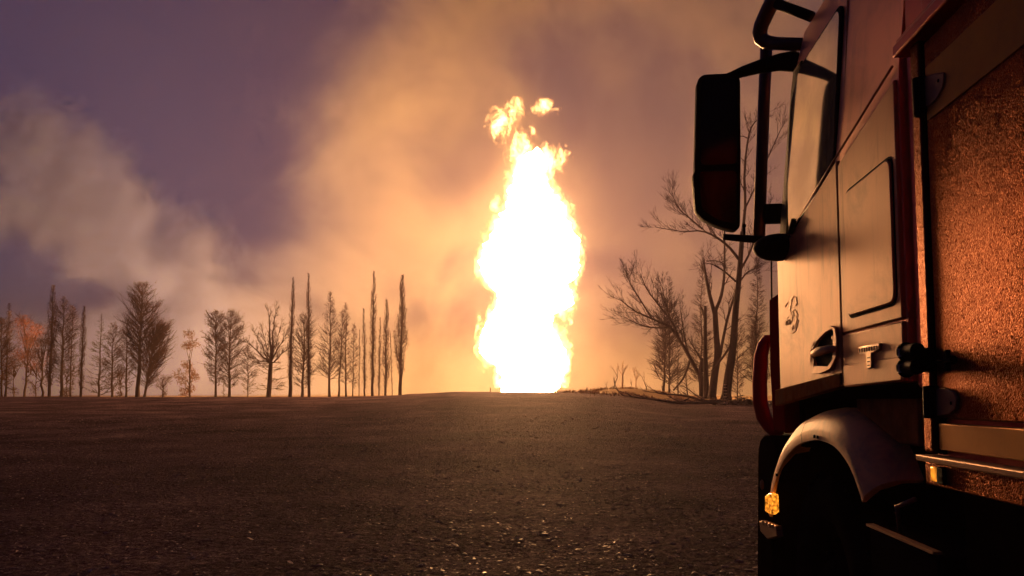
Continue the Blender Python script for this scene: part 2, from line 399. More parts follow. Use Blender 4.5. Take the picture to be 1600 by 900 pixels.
# ------------------------------------------------------------------ smoke
def make_smoke():
    m = bpy.data.materials.new('fire_smoke'); m.use_nodes = True; g = NT(m.node_tree)
    out = g.n('ShaderNodeOutputMaterial'); pv = g.n('ShaderNodeVolumePrincipled'); g.link(pv.outputs[0], out.inputs['Volume'])
    geo = g.n('ShaderNodeNewGeometry'); P = geo.outputs['Position']
    sep = g.n('ShaderNodeSeparateXYZ'); g.link(P, sep.inputs[0]); X, Y, Z = sep.outputs
    warp = g.noise(P, 0.018, 2, 0.5)
    wv = g.n('ShaderNodeVectorMath', operation='MULTIPLY_ADD'); g.link(warp.outputs['Color'], wv.inputs[0]); wv.inputs[1].default_value = (46, 30, 46); g.link(P, wv.inputs[2])
    nz = g.noise(wv.outputs[0], 0.032, 4, 0.6)
    nz2 = g.noise(wv.outputs[0], 0.11, 5, 0.65)
    N = nz.outputs[0]; N = g.math('ADD', g.math('MULTIPLY', nz.outputs[0], 0.5), g.math('MULTIPLY', nz2.outputs[0], 0.5))
    k = 130.0 / F
    # left edge of the big plume as a function of height
    zmax = 120.0
    fc = g.n('ShaderNodeFloatCurve'); cv = fc.mapping.curves[0]
    pts = [(610, 300), (520, 350), (450, 405), (380, 455), (300, 462), (200, 470), (100, 545), (0, 640), (-150, 760)]
    def zn(py): return (1.4 + (625 - py) * k) / zmax
    def xn(px): return ((px - 800) * k + 80) / 160
    cps = [(zn(py), xn(px)) for py, px in pts]
    cv.points[0].location = cps[0]; cv.points[1].location = cps[-1]
    for c in cps[1:-1]: cv.points.new(*c)
    fc.mapping.update()
    g.link(g.math('DIVIDE', Z, zmax, clamp=True), fc.inputs[1])
    xe = g.math('SUBTRACT', g.math('MULTIPLY', fc.outputs[0], 160.0), 80.0)
    dx = g.math('SUBTRACT', X, xe)
    edge = g.smooth(g.math('ADD', dx, g.math('MULTIPLY', g.math('SUBTRACT', N, 0.5), 64.0)), -6.0, 10.0)
    right = g.math('SUBTRACT', 1.0, g.math('MULTIPLY', g.smooth(X, 4.0, 24.0), 0.66))
    main = g.math('MULTIPLY', g.math('MULTIPLY', edge, right), g.math('ADD', 0.10, g.math('MULTIPLY', g.smooth(N, 0.42, 0.58), 1.2)))
    main = g.math('MULTIPLY', main, 0.028)
    def blob(px, py, rx, ry, ang, amt):
        cx = (px - 800) * k; cz = 1.4 + (625 - py) * k; a = R(ang)
        x = g.math('SUBTRACT', X, cx); z = g.math('SUBTRACT', Z, cz)
        u = g.math('ADD', g.math('MULTIPLY', x, math.cos(a) / (rx * k)), g.math('MULTIPLY', z, -math.sin(a) / (rx * k)))
        v = g.math('ADD', g.math('MULTIPLY', x, math.sin(a) / (ry * k)), g.math('MULTIPLY', z, math.cos(a) / (ry * k)))
        d = g.math('SQRT', g.math('ADD', g.math('MULTIPLY', u, u), g.math('MULTIPLY', v, v)))
        f = g.math('ADD', g.math('SUBTRACT', 1.0, d), g.math('MULTIPLY', g.math('SUBTRACT', N, 0.5), 3.6))
        return g.math('MULTIPLY', g.smooth(f, 0.0, 0.7), amt)
    tot = main
    tex_ = g.math('ADD', 0.35, g.math('MULTIPLY', g.smooth(nz2.outputs[0], 0.40, 0.62), 1.1))
    bl = None
    for b in BLOBS: q_ = blob(*b); bl = q_ if bl is None else g.math('ADD', bl, q_)
    tot = g.math('ADD', tot, g.math('MULTIPLY', bl, tex_))
    for b in HOLES:
        tot = g.math('MULTIPLY', tot, g.math('SUBTRACT', 1.0, blob(*b)))
    # low layer of smoke drifting along the ground
    low = g.math('MULTIPLY', g.math('SUBTRACT', 1.0, g.smooth(Z, 3.0, 17.0)), 0.020)
    low = g.math('MULTIPLY', low, g.math('ADD', 1.0, g.math('MULTIPLY', g.math('SUBTRACT', 1.0, g.smooth(X, -58.0, -18.0)), 5.0)))
    tot = g.math('ADD', tot, g.math('MULTIPLY', low, g.smooth(N, 0.30, 0.62)))
    tot = g.math('ADD', tot, 0.0026)
    vd = g.n('ShaderNodeVectorMath', operation='DISTANCE'); g.link(P, vd.inputs[0]); vd.inputs[1].default_value = (2.5, 112, 16)
    tot = g.math('MULTIPLY', tot, g.math('MINIMUM', g.math('MAXIMUM', g.math('POWER', g.math('DIVIDE', vd.outputs['Value'], 38.0), 1.25), 0.35), 3.2))  # thicker smoke far from the fire, to make up for its light falloff
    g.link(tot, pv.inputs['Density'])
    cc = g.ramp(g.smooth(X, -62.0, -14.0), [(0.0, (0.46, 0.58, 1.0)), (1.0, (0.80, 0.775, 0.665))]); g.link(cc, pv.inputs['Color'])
    pv.inputs['Anisotropy'].default_value = 0.0
    m.cycles.volume_step_rate = 0.5
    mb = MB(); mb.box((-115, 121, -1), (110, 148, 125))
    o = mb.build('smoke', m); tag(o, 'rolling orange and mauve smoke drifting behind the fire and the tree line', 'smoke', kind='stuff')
BLOBS = [(170, 350, 340, 110, 38, 0.030), (330, 470, 240, 90, 10, 0.024), (30, 300, 150, 120, 30, 0.024)]
HOLES = [(725, 225, 70, 115, 35, 0.7), (890, 110, 90, 190, 0, 0.85), (1010, 200, 130, 220, 20, 0.7), (800, 40, 130, 110, 0, 0.55)]
make_smoke()

hz = bpy.data.materials.new('haze_air'); hz.use_nodes = True; g = NT(hz.node_tree)
out = g.n('ShaderNodeOutputMaterial'); pv = g.n('ShaderNodeVolumePrincipled'); g.link(pv.outputs[0], out.inputs['Volume'])
pv.inputs['Density'].default_value = HAZE; pv.inputs['Color'].default_value = (0.85, 0.62, 0.72, 1); pv.inputs['Anisotropy'].default_value = 0.3
mb = MB(); mb.box((-440, -440, -1.6), (440, 440, 128)); o = mb.build('haze', hz); tag(o, 'thin smoky air over the field', 'haze', kind='stuff')
# ------------------------------------------------------------------ fire truck
# its own frame: X to the right, Y forward, Z up, measured from the point on the ground below the camera
TB = Vector((2.25, 1.5, 0.0))
def trot(p):
    c, s = math.cos(HEAD), math.sin(HEAD)
    return Vector((p[0] * c + p[1] * s, -p[0] * s + p[1] * c, p[2]))
def _ray(px, py):
    dx = (px - 800) / F; dy = ((450 - py) + 90.5) / F
    d = Vector((dx, math.cos(PITCH) - dy * math.sin(PITCH), math.sin(PITCH) + dy * math.cos(PITCH)))
    c, s = math.cos(HEAD), math.sin(HEAD)
    return Vector((d.x * c - d.y * s, d.x * s + d.y * c, d.z))
def SP(px, py, X=1.09):
    d = _ray(px, py); t = X / d.x
    return Vector((X, t * d.y, 1.4 + t * d.z))
def SY(px, py, Y):
    d = _ray(px, py); t = Y / d.y
    return Vector((t * d.x, Y, 1.4 + t * d.z))
def XF(): return Matrix.Translation(-TB)
truck = empty('fire_truck', trot(TB), 'red and white fire truck with dusty cab and textured locker door', 'fire truck', rz=-HEAD)
def part(mb, name, m, parent=None, **k): return mb.build(name, m, parent or truck, xf=XF(), **k)

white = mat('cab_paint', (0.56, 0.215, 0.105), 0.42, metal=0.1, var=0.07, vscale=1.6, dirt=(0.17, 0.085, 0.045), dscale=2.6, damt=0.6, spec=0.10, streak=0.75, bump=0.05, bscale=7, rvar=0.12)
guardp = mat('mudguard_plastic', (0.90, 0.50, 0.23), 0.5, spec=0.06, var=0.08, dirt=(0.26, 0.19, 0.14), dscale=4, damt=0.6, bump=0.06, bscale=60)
sill = mat('dusty_sill', (0.19, 0.075, 0.032), 0.8, spec=0.0, var=0.3, vscale=12, dirt=(0.20, 0.11, 0.06), dscale=9, damt=0.8, bump=0.12, bscale=60)
red = mat('red_paint', (0.50, 0.02, 0.024), 0.34, metal=0.35, spec=0.2, var=0.1, dirt=(0.14, 0.03, 0.02), dscale=3, damt=0.3)
black = mat('black_plastic', (0.010, 0.008, 0.008), 0.6, var=0.3, spec=0.04, bump=0.1, bscale=120)
dark = mat('dark_chassis', (0.008, 0.006, 0.006), 0.8, var=0.3, vscale=6, dirt=(0.02, 0.012, 0.01), damt=0.3, spec=0.0)
rubber = mat('black_rubber', (0.008, 0.007, 0.007), 0.9, var=0.2, spec=0.05)
tread = mat('tyre_rubber', (0.010, 0.008, 0.008), 0.85, var=0.3, dirt=(0.03, 0.02, 0.015), damt=0.4, spec=.0, bump=0.15, bscale=50)
tubem = mat('guard_tube_paint', (0.10, 0.055, 0.045), 0.35, metal=0.4, var=0.2, dirt=(0.10, 0.06, 0.04), dscale=8)
steel = mat('galvanised_steel', (0.28, 0.15, 0.10), 0.5, metal=0.2, spec=0.1, var=0.15, dirt=(0.18, 0.12, 0.09), dscale=14, bump=0.05, bscale=90)
chrome = mat('worn_metal', (0.50, 0.33, 0.23), 0.32, metal=0.8, var=0.15, dirt=(0.2, 0.12, 0.08), dscale=18)
band = mat('reflective_band', (0.30, 0.13, 0.035), 0.5, metal=0.4, spec=0.1, var=0.15, vscale=8, bump=0.05, bscale=200, dirt=(0.14, 0.08, 0.04), dscale=6, damt=0.4)
glass = mat('side_glass', (0.62, 0.56, 0.44), 0.05, metal=0.75, var=0.3, vscale=3, spec=1.0, rvar=0.02)
mirrorm = mat('mirror_glass', (0.018, 0.014, 0.014), 0.14, metal=1.0, var=0.5, vscale=9, rvar=0.06)
amber = bpy.data.materials.new('amber_lens'); amber.use_nodes = True
_g = NT(amber.node_tree); _o = _g.n('ShaderNodeOutputMaterial'); _p = _g.n('ShaderNodeBsdfPrincipled'); _g.link(_p.outputs[0], _o.inputs[0])
_p.inputs['Base Color'].default_value = (0.9, 0.28, 0.02, 1); _p.inputs['Roughness'].default_value = 0.25
_tc = _g.n('ShaderNodeTexCoord'); _vo = _g.n('ShaderNodeTexVoronoi'); _g.link(_tc.outputs['Object'], _vo.inputs['Vector']); _vo.inputs['Scale'].default_value = 55
_p.inputs['Emission Color'].default_value = (1.0, 0.30, 0.02, 1)
_g.link(_g.math('MULTIPLY', _g.math('SUBTRACT', 0.85, _vo.outputs['Distance'], clamp=True), AMBER_E), _p.inputs['Emission Strength'])

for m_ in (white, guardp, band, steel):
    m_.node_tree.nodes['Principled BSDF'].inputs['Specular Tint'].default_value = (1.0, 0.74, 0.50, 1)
# coarse textured paint of the locker door: every grain tips its own way and glints in the fire light
tex = bpy.data.materials.new('textured_locker_paint'); tex.use_nodes = True; g = NT(tex.node_tree)
out = g.n('ShaderNodeOutputMaterial'); p = g.n('ShaderNodeBsdfPrincipled'); g.link(p.outputs[0], out.inputs[0])
tc = g.n('ShaderNodeTexCoord'); v = tc.outputs['Object']
n1 = g.noise(v, 2.0, 5, 0.6); ns = g.noise(v, 70.0, 2, 0.5)
dvv = g.n('ShaderNodeVectorMath', operation='MULTIPLY_ADD'); g.link(ns.outputs['Color'], dvv.inputs[0]); dvv.inputs[1].default_value = (.006, .006, .006); g.link(v, dvv.inputs[2])
vo = g.n('ShaderNodeTexVoronoi'); g.link(dvv.outputs[0], vo.inputs['Vector']); vo.inputs['Scale'].default_value = 255.0
g.link(g.ramp(n1.outputs[0], [(0.3, (0.095, 0.026, 0.017)), (0.7, (0.135, 0.038, 0.024))]), p.inputs['Base Color'])
p.inputs['Metallic'].default_value = 0.8; p.inputs['Roughness'].default_value = 0.36; p.inputs['Specular IOR Level'].default_value = 0.03; p.inputs['Specular Tint'].default_value = (0.64, 0.50, 0.44, 1)
h = g.math('MULTIPLY', vo.outputs['Distance'], -1.0)
b = g.n('ShaderNodeBump'); b.inputs['Strength'].default_value = 0.35; b.inputs['Distance'].default_value = 0.004
g.link(h, b.inputs['Height'])
sb = g.n('ShaderNodeVectorMath', operation='SUBTRACT'); g.link(vo.outputs['Color'], sb.inputs[0]); sb.inputs[1].default_value = (.5, .5, .5)
sp_ = g.n('ShaderNodeSeparateColor'); g.link(vo.outputs['Color'], sp_.inputs[0])
amt = g.math('ADD', 0.10, g.math('MULTIPLY', g.smooth(sp_.outputs[0], 0.60, 0.85), 0.5))
sc_ = g.n('ShaderNodeCombineXYZ'); [g.link(amt, q_) for q_ in sc_.inputs]
ma = g.n('ShaderNodeVectorMath', operation='MULTIPLY_ADD'); g.link(sb.outputs[0], ma.inputs[0]); g.link(sc_.outputs[0], ma.inputs[1]); g.link(b.outputs[0], ma.inputs[2])
nm = g.n('ShaderNodeVectorMath', operation='NORMALIZE'); g.link(ma.outputs[0], nm.inputs[0]); g.link(nm.outputs[0], p.inputs['Normal'])

# ---- cab shell
def cab_x(z):
    return interp(z, [(1.35, 1.115), (1.5, 1.103), (2.2, 1.100), (2.27, 1.104), (3.1, 1.155), (3.3, 1.19), (3.42, 1.28), (3.50, 1.45)])
def cab_front(z):
    return interp(z, [(1.35, 4.36), (2.15, 4.33), (2.3, 4.30), (3.1, 4.17), (3.3, 4.10), (3.42, 3.98), (3.50, 3.8)])
def cab_ring(z, k):
    xl = cab_x(z); xr = 4.5 - xl; yf = cab_front(z); yr = 2.66
    pts = []
    r = 0.11
    def zz(x, y): return z + k * 0.21 * (4.1 - y)
    for i in range(9):
        y = yr + (yf - r - yr) * i / 9; pts.append((xl, y))
    for i in range(7):
        a = math.pi - math.pi / 2 * i / 6; pts.append((xl + r + r * math.cos(a), yf - r + r * math.sin(a)))
    for i in range(1, 6): pts.append((lerp(xl + r, xr - r, i / 6), yf + 0.03 * math.sin(math.pi * i / 6)))
    for i in range(7):
        a = math.pi / 2 - math.pi / 2 * i / 6; pts.append((xr - r + r * math.cos(a), yf - r + r * math.sin(a)))
    for i in range(1, 10): pts.append((xr, yf - r + (yr - yf + r) * i / 9))
    return [(x, y, zz(x, y)) for x, y in pts]
mb = MB()
mb.loft([cab_ring(z, k) for z, k in ((1.462, 0), (1.5, 0), (1.8, 0.3), (2.1, 0.8), (2.19, 1), (2.205, 1), (2.27, 1), (2.5, .6), (2.8, .3), (3.1, 0), (3.2, 0), (3.3, 0), (3.36, 0), (3.42, 0), (3.47, 0), (3.5, 0))], smooth=True)
cab = part(mb, 'cab', mat('lit_upper_cab_paint', (0.85, 0.30, 0.17), 0.34, metal=0.35, spec=0.5, var=0.07, vscale=1.6, dirt=(0.3, 0.10, 0.05), dscale=2.6, damt=0.4, streak=0.4, bump=0.04, bscale=6))  # smoke glow reflected up here is mixed into the paint colour
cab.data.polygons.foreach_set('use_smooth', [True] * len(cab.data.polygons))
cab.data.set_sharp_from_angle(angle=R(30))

def plate(pts, x0, x1): # polygon of (y,z) between two x
    mb = MB(); mb.prism([(x0, y, z) for y, z in pts], (x1 - x0, 0, 0)); return mb
def rpoly(pts, r, n=5):
    """round the corners of a (y,z) polygon"""
    out = []; N = len(pts)
    for i in range(N):
        p = Vector(pts[i]); a = Vector(pts[i - 1]); b = Vector(pts[(i + 1) % N])
        ra = min(r, (a - p).length * .45, (b - p).length * .45)
        s = p + (a - p).normalized() * ra; e = p + (b - p).normalized() * ra
        for k in range(n + 1):
            t = k / n; out.append(tuple(s * (1 - t) ** 2 + p * 2 * t * (1 - t) + e * t * t))
    return out
# door skin and the panels behind it
zb = lambda y: 2.195 + 0.21 * (4.1 - y)
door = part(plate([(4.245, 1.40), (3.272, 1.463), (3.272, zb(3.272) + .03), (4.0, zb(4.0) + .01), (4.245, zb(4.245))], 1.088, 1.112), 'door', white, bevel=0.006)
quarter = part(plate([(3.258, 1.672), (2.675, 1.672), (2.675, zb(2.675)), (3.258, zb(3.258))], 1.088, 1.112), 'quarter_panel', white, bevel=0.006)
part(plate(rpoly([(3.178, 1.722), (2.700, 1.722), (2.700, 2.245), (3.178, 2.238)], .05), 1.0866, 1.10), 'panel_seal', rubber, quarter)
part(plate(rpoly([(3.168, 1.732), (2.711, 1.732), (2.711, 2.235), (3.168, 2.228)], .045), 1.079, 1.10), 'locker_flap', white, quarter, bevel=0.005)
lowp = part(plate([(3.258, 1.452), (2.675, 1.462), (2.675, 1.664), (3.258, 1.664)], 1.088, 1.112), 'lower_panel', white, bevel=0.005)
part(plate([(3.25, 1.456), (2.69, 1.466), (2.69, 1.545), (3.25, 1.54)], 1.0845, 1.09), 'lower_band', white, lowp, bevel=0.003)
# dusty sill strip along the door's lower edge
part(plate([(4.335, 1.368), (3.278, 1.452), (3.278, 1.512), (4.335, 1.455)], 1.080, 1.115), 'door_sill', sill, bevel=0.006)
# crease mouldings under the window and along the tumblehome
mb = MB()
mb.tube([(1.089, 4.02, zb(4.02) + .03), (1.089, 3.30, zb(3.30) + .045), (1.092, 3.26, zb(3.26) + .05), (1.092, 2.69, zb(2.69) + .055)], 0.0045, 8)
part(mb, 'belt_moulding', white, door)
# upper shut line of the door
mb = MB()
for i in range(8):
    z0 = 2.36 + i * 0.105; z1 = z0 + .105
    x0 = cab_x(z0) - 0.002; x1 = cab_x(z1) - 0.002
    mb.prism([(x0, 3.262, z0), (x0, 3.270, z0), (x1, 3.270, z1), (x1, 3.262, z1)], (0.01, 0, 0))
part(mb, 'shut_line', rubber, cab)
mb = MB(); mb.tube([(cab_x(z) - 0.001, 3.252, z) for z in [2.36 + .1 * i for i in range(9)]], 0.005, 6)
part(mb, 'drip_edge', white, cab)

# side window: seal ring and pane, leaning in with the cab side
WIN = rpoly([(4.005, 2.262), (3.40, 2.325), (3.335, 2.42), (3.318, 3.085), (3.93, 3.07), (4.06, 2.94), (4.07, 2.6)], .06, 4)
def lean(pts, off): return [(cab_x(z) + off, y, z) for y, z in pts]
cy_ = sum(p[0] for p in WIN) / len(WIN); cz_ = sum(p[1] for p in WIN) / len(WIN)
big = [(y + (y - cy_) * .045, z + (z - cz_) * .04) for y, z in WIN]
mb = MB(); mb.prism(lean(big, -0.014), (0.014, 0, 0)); win = part(mb, 'window_seal', rubber, door, bevel=0.004)
mb = MB(); mb.prism(lean(WIN, -0.0175), (0.014, 0, 0)); part(mb, 'window_pane', glass, door)
# black cover over the A-pillar
mb = MB()
rings = []
for z in [2.22 + .1 * i for i in range(10)]:
    yf = cab_front(z); x = cab_x(z)
    rings.append([(x - .012, yf - .24, z), (x - .014, yf - .11, z), (x + .012, yf - .035, z), (x + .07, yf + .008, z), (x + .12, yf + .01, z), (x + .12, yf - .24, z)])
mb.loft(rings); part(mb, 'windscreen_pillar', black, cab, bevel=0.004)
# windscreen
mb = MB(); mb.prism([(1.26, cab_front(2.27) + .035, 2.27), (3.24, cab_front(2.27) + .035, 2.27), (3.2, cab_front(3.12) + .035, 3.12), (1.3, cab_front(3.12) + .035, 3.12)], (0, .012, 0))
part(mb, 'windscreen', glass, cab)

# ---- door handle: D-shaped recess with a grip across it
H_O = [(1271,548),(1277,530),(1290,517),(1303,509),(1310,513),(1312,530),(1311,558),(1302,576),(1288,583),(1274,584),(1270,572)]
H_I = [(1273,548),(1279,533),(1291,520),(1302,514),(1305,517),(1304,545),(1303,562),(1296,573),(1275,572),(1273,560)]
hp = [SP(x, y, 1.088) for x, y in H_O]; hi = [SP(x, y, 1.082) for x, y in H_I]
mb = MB(); n_ = len(hp)
vv = [(1.0875, p.y, p.z) for p in hp] + [(1.074, p.y, p.z) for p in hp] + [(1.074, p.y, p.z) for p in hi] + [(1.0875, p.y, p.z) for p in hi]
mb.add(vv, [(l * n_ + k, l * n_ + (k + 1) % n_, (l + 1) * n_ + (k + 1) % n_, (l + 1) * n_ + k) for l in range(3) for k in range(n_)]); handle = part(mb, 'door_handle', white, bevel=0.003)
mb = MB(); mb.prism([(1.0865, p.y, p.z) for p in hi], (.004, 0, 0)); part(mb, 'handle_recess', rubber, handle)
a = SP(1270, 553, 1.07); b_ = SP(1303, 544, 1.07)
mb = MB(); mb.tube([(1.082, a.y, a.z), (1.066, lerp(a.y, b_.y, .12), lerp(a.z, b_.z, .12)), (1.055, lerp(a.y, b_.y, .5), lerp(a.z, b_.z, .5)), (1.062, lerp(a.y, b_.y, .85), lerp(a.z, b_.z, .85)), (1.080, b_.y, b_.z)], [.012, .017, .020, .017, .010], 10)
part(mb, 'grip', guardp, handle)
c_ = SP(1300, 528, 1.075)
mb = MB(); mb.tube([(1.084, c_.y, c_.z), (1.076, c_.y, c_.z)], 0.009, 10); part(mb, 'lock', steel, handle)

# ---- maker's plate on the lower panel: a bar of small raised strokes over a shield
BADGE = steel
y0 = SP(1344, 552, 1.083).y; y1 = SP(1376, 543, 1.083).y; zc = SP(1360, 547, 1.083).z
mb = MB()
mb.prism([(1.077, y0, zc + .017), (1.077, y1, zc + .019), (1.077, y1 + .004, zc - .004), (1.077, (y0 + y1) / 2 - .02, zc - .013), (1.077, (y0 + y1) / 2 - .022, zc - .065), (1.077, (y0 + y1) / 2 + .022, zc - .068), (1.077, (y0 + y1) / 2 + .03, zc - .013), (1.077, y0 - .004, zc - .009)], (.012, 0, 0))
badge = part(mb, 'badge', chrome, bevel=0.002)
mb = MB()
for i in range(8):
    yy = lerp(y0 - .014, y1 + .018, i / 7)
    mb.box((1.0755, yy - .0035, zc - .004), (1.0775, yy + .0035, zc + .011))
    if i in (1, 4, 6): mb.box((1.0755, yy - .008, zc + .008), (1.0775, yy + .006, zc + .011))
for i in range(3): mb.box((1.0755, (y0 + y1) / 2 - .012, zc - .03 - i * .014), (1.0775, (y0 + y1) / 2 + .012, zc - .026 - i * .014))
part(mb, 'badge_lettering', black, badge)
# prancing outline decal near the front edge of the door, thin dark strokes, with a small two-letter patch
mb = MB()
STROKES = [[(1243,464),(1240,463),(1237,468),(1236,476)], [(1244,464),(1245,474),(1243,478)], [(1236,477),(1234,484),(1236,490)],
           [(1240,484),(1244,486),(1246,493),(1245,496),(1240,493),(1239,487),(1241,483)], [(1237,492),(1238,500),(1235,505)],
           [(1245,497),(1243,508),(1241,514)], [(1247,500),(1245,510),(1243,516),(1240,520)], [(1239,508),(1237,516),(1240,512)], [(1231,473),(1228,476),(1227,480)],
           [(1232,495),(1229,498)], [(1234,520),(1238,521),(1242,518)]]
for st in STROKES:
    q = [SP(x, y, 1.087) for x, y in st]
    for p_, r_ in zip(q, q[1:]):
        d = (r_ - p_); nn = Vector((0, -d.z, d.y)).normalized() * 0.0017
        mb.prism([(1.0868, p_.y + nn.y, p_.z + nn.z), (1.0868, r_.y + nn.y, r_.z + nn.z), (1.0868, r_.y - nn.y, r_.z - nn.z), (1.0868, p_.y - nn.y, p_.z - nn.z)], (.002, 0, 0))
for (xa, ya, xb, yb) in ((1227,502,1229,508), (1230,500,1231.2,507), (1230,500,1234,501.5), (1233,500,1234.4,507), (1230,505.5,1234,507)):
    p_ = SP(xa, ya, 1.087); r_ = SP(xb, yb, 1.087); mb.box((1.0868, p_.y, p_.z), (1.0885, r_.y, r_.z))
part(mb, 'door_decal', mat('decal_ink', (0.46, 0.175, 0.085), 0.8, spec=0.05), door)

# ---- mirror
MY = 4.20
def mp(px, py, y=MY): return SY(px, py, y)
def mirror_shape(pxs, y0, y1, name, m, parent=None, r=.05, **k):
    pts = [(mp(x, y).x, mp(x, y).z) for x, y in pxs]
    rp = rpoly(pts, r, 6)
    mb = MB(); n = len(rp)
    cx = sum(p[0] for p in rp) / n; cz = sum(p[1] for p in rp) / n
    rings = []
    for yy, s in ((y0, .97), (y0 + .012, 1.0), (lerp(y0, y1, .5), 1.0), (lerp(y0, y1, .85), .93), (y1, .78)):
        rings.append([(cx + (x - cx) * s, yy, cz + (z - cz) * (s if s < .97 else 1)) for x, z in rp])
    mb.loft(rings); o = part(mb, name, m, parent, **k); return o
mir = mirror_shape([(1090,117),(1157,114),(1158,250),(1157,362),(1120,352),(1090,336),(1086,262)], MY, MY + .15, 'mirror', black)
def pane(pxs, name, yy, r=.03):
    pts = rpoly([(mp(x, y, yy).x, mp(x, y, yy).z) for x, y in pxs], r, 5)
    mb = MB(); mb.prism([(x, yy, z) for x, z in pts], (0, .01, 0)); part(mb, name, mirrorm, mir)
pane([(1096,124),(1151,122),(1152,256),(1094,258)], 'main_glass', MY - .006)
pane([(1092,268),(1152,266),(1151,350),(1122,344),(1096,328)], 'wide_angle_glass', MY - .006)
mirror_shape([(1083,268),(1096,263),(1100,340),(1088,330)], MY + .01, MY + .10, 'lower_shell', black, mir, r=.02)
# arms: upper arm with its shoulder, lower arm to the foot
def P(px, py, y): return SY(px, py, y)
mb = MB()
up = [(1128,126,4.24,.022),(1160,112,4.24,.026),(1190,103,4.24,.034),(1218,97,4.22,.042),(1240,96,4.16,.05),(1252,98,4.10,.045)]
rings = []
for x, y, yy, hh in up:
    c = P(x, y, yy); n = []
    for k in range(10):
        a = 2 * math.pi * k / 10; n.append((c.x, c.y + .035 * math.cos(a), c.z + hh * 1.15 * math.sin(a)))
    rings.append(n)
mb.loft(rings)
arm = part(mb, 'upper_mirror_arm', black)
mb = MB(); mb.tube([P(1130,370,4.24), P(1165,373,4.24), P(1195,375,4.22), P(1222,378,4.15)], [.017,.021,.021,.021], 10); arm2 = part(mb, 'lower_mirror_arm', black)
c = P(1215,386,4.12)
mb = MB(); mb.ball((c.x, c.y, c.z - .002), (.125, .13, .070), 20, 12); part(mb, 'arm_foot', black, arm2)
mb = MB(); c = P(1163,367,4.24); mb.tube([(c.x, c.y, c.z), (c.x, c.y, c.z + .045)], .007, 8); mb.ball((c.x, c.y, c.z + .05), (.012, .012, .012), 8, 6); part(mb, 'arm_bolt', black, arm2)
mb = MB(); a_, b2 = P(1246,372,3.98), P(1255,360,3.96)
mb.tube([(1.075, 3.93, 2.235), (1.075, 3.86, 2.285)], .014, 8); part(mb, 'window_clip', black, door)

# ---- tubular guard in front of the windscreen
mb = MB(); mb.tube([P(1186,372,4.44), P(1190,250,4.40), P(1194,150,4.36), P(1198,66,4.33)], .0335, 14)
tg = part(mb, 'guard_pole', tubem)
mb = MB(); mb.tube([P(1246,-70,4.02), P(1222,-24,4.10), P(1200,16,4.18), P(1190,38,4.24), P(1187,50,4.27), P(1189,60,4.28), P(1197,66,4.27), P(1213,68,4.22), P(1264,70,4.06)], [.043,.043,.042,.041,.041,.040,.038,.034,.034], 14)
part(mb, 'guard_hoop', tubem, tg)
mb = MB(); mb.tube([P(1214,6,4.12), P(1268,26,3.98)], .027, 10); part(mb, 'guard_bracket', black, tg)
mb = MB(); q = P(1200,335,4.40); mb.box((q.x - .02, q.y - .03, q.z - .055), (q.x + .085, q.y + .01, q.z + .055)); part(mb, 'pole_clamp', black, tg, bevel=.006)
mb = MB(); mb.tube([P(1205,400,4.42), P(1206,470,4.42)], .0045, 6); part(mb, 'antenna', black, cab)

# ---- red nose panel and bull bar
mb = MB(); mb.prism([(1.135, 4.345, 1.22), (1.135, 4.60, 1.22), (1.128, 4.62, 1.6), (1.128, 4.60, 1.985), (1.128, 4.36, 1.995)], (2.23, 0, 0))
part(mb, 'nose_panel', mat('matte_red_paint', (0.13, 0.010, 0.010), 0.85, spec=0.0, var=0.2), cab, bevel=.008)  # deeper, matte red than the body
mb = MB(); mb.box((1.21, 4.22, 1.15), (3.2, 4.335, 1.46)); mb.box((1.16, 2.70, 1.405), (3.3, 4.20, 1.458)); part(mb, 'cab_floor', dark, cab)
mb = MB()
rings = []
for x, y, yy, wd in ((1202,524,5.0,.030),(1194,536,5.03,.036),(1189,556,5.05,.040),(1187,600,5.06,.042),(1188,630,5.06,.042),(1194,652,5.05,.042),(1204,668,5.02,.040),(1215,680,4.98,.036)):
    c = P(x, y, yy); n = []
    for k in range(12):
        a = 2 * math.pi * k / 12; n.append((c.x + wd * 1.12 * math.cos(a), c.y + .05 * math.sin(a), c.z + (0.3 * wd * math.cos(a) if y > 640 else 0)))
    rings.append(n)
mb.loft(rings); part(mb, 'bull_bar', red)

# ---- bumper with indicator and step
bp = [(1184,960),(1184,702),(1187,688),(1194,680),(1204,682),(1212,700),(1209,730),(1205,755),(1204,800),(1204,960)]
bp = [SP(x, y, 1.09) for x, y in bp]
bp = [(p.y, max(p.z, .32)) for p in bp]
bumper = part(plate(bp, 1.092, 3.408), 'bumper', dark, bevel=.008)
bq = [SP(x, y, 1.30) for x, y in ((1200,760),(1200,690),(1212,672),(1222,640),(1240,634),(1262,640),(1262,700),(1240,760))]
part(plate([(p.y, p.z) for p in bq], 1.30, 3.2), 'nose_lower', black, bumper, bevel=.006)
mb = MB(); q = [SP(x, y, 1.08) for x, y in ((1199,775),(1206,770),(1212,772),(1213,800),(1208,804),(1199,799))]
mb.prism([(1.066, p.y, p.z) for p in q], (.03, 0, 0)); part(mb, 'indicator', amber, bumper, bevel=.006)
mb = MB(); q = [SP(x, y, 1.08) for x, y in ((1191,814),(1218,824),(1219,838),(1204,842),(1193,830))]
mb.prism([(1.062, p.y, p.z) for p in q], (.035, 0, 0)); step = part(mb, 'bumper_step', steel, bevel=.003)
mb = MB()
for i in range(5):
    mb = MB(); p_ = SP(1194 + i * 5.2, 816 + i * 2.0, 1.07); mb.box((1.058, p_.y - .012, p_.z - .012), (1.09, p_.y + .012, p_.z + .01)); part(mb, 'step_tooth', chrome, step, bevel=.002)
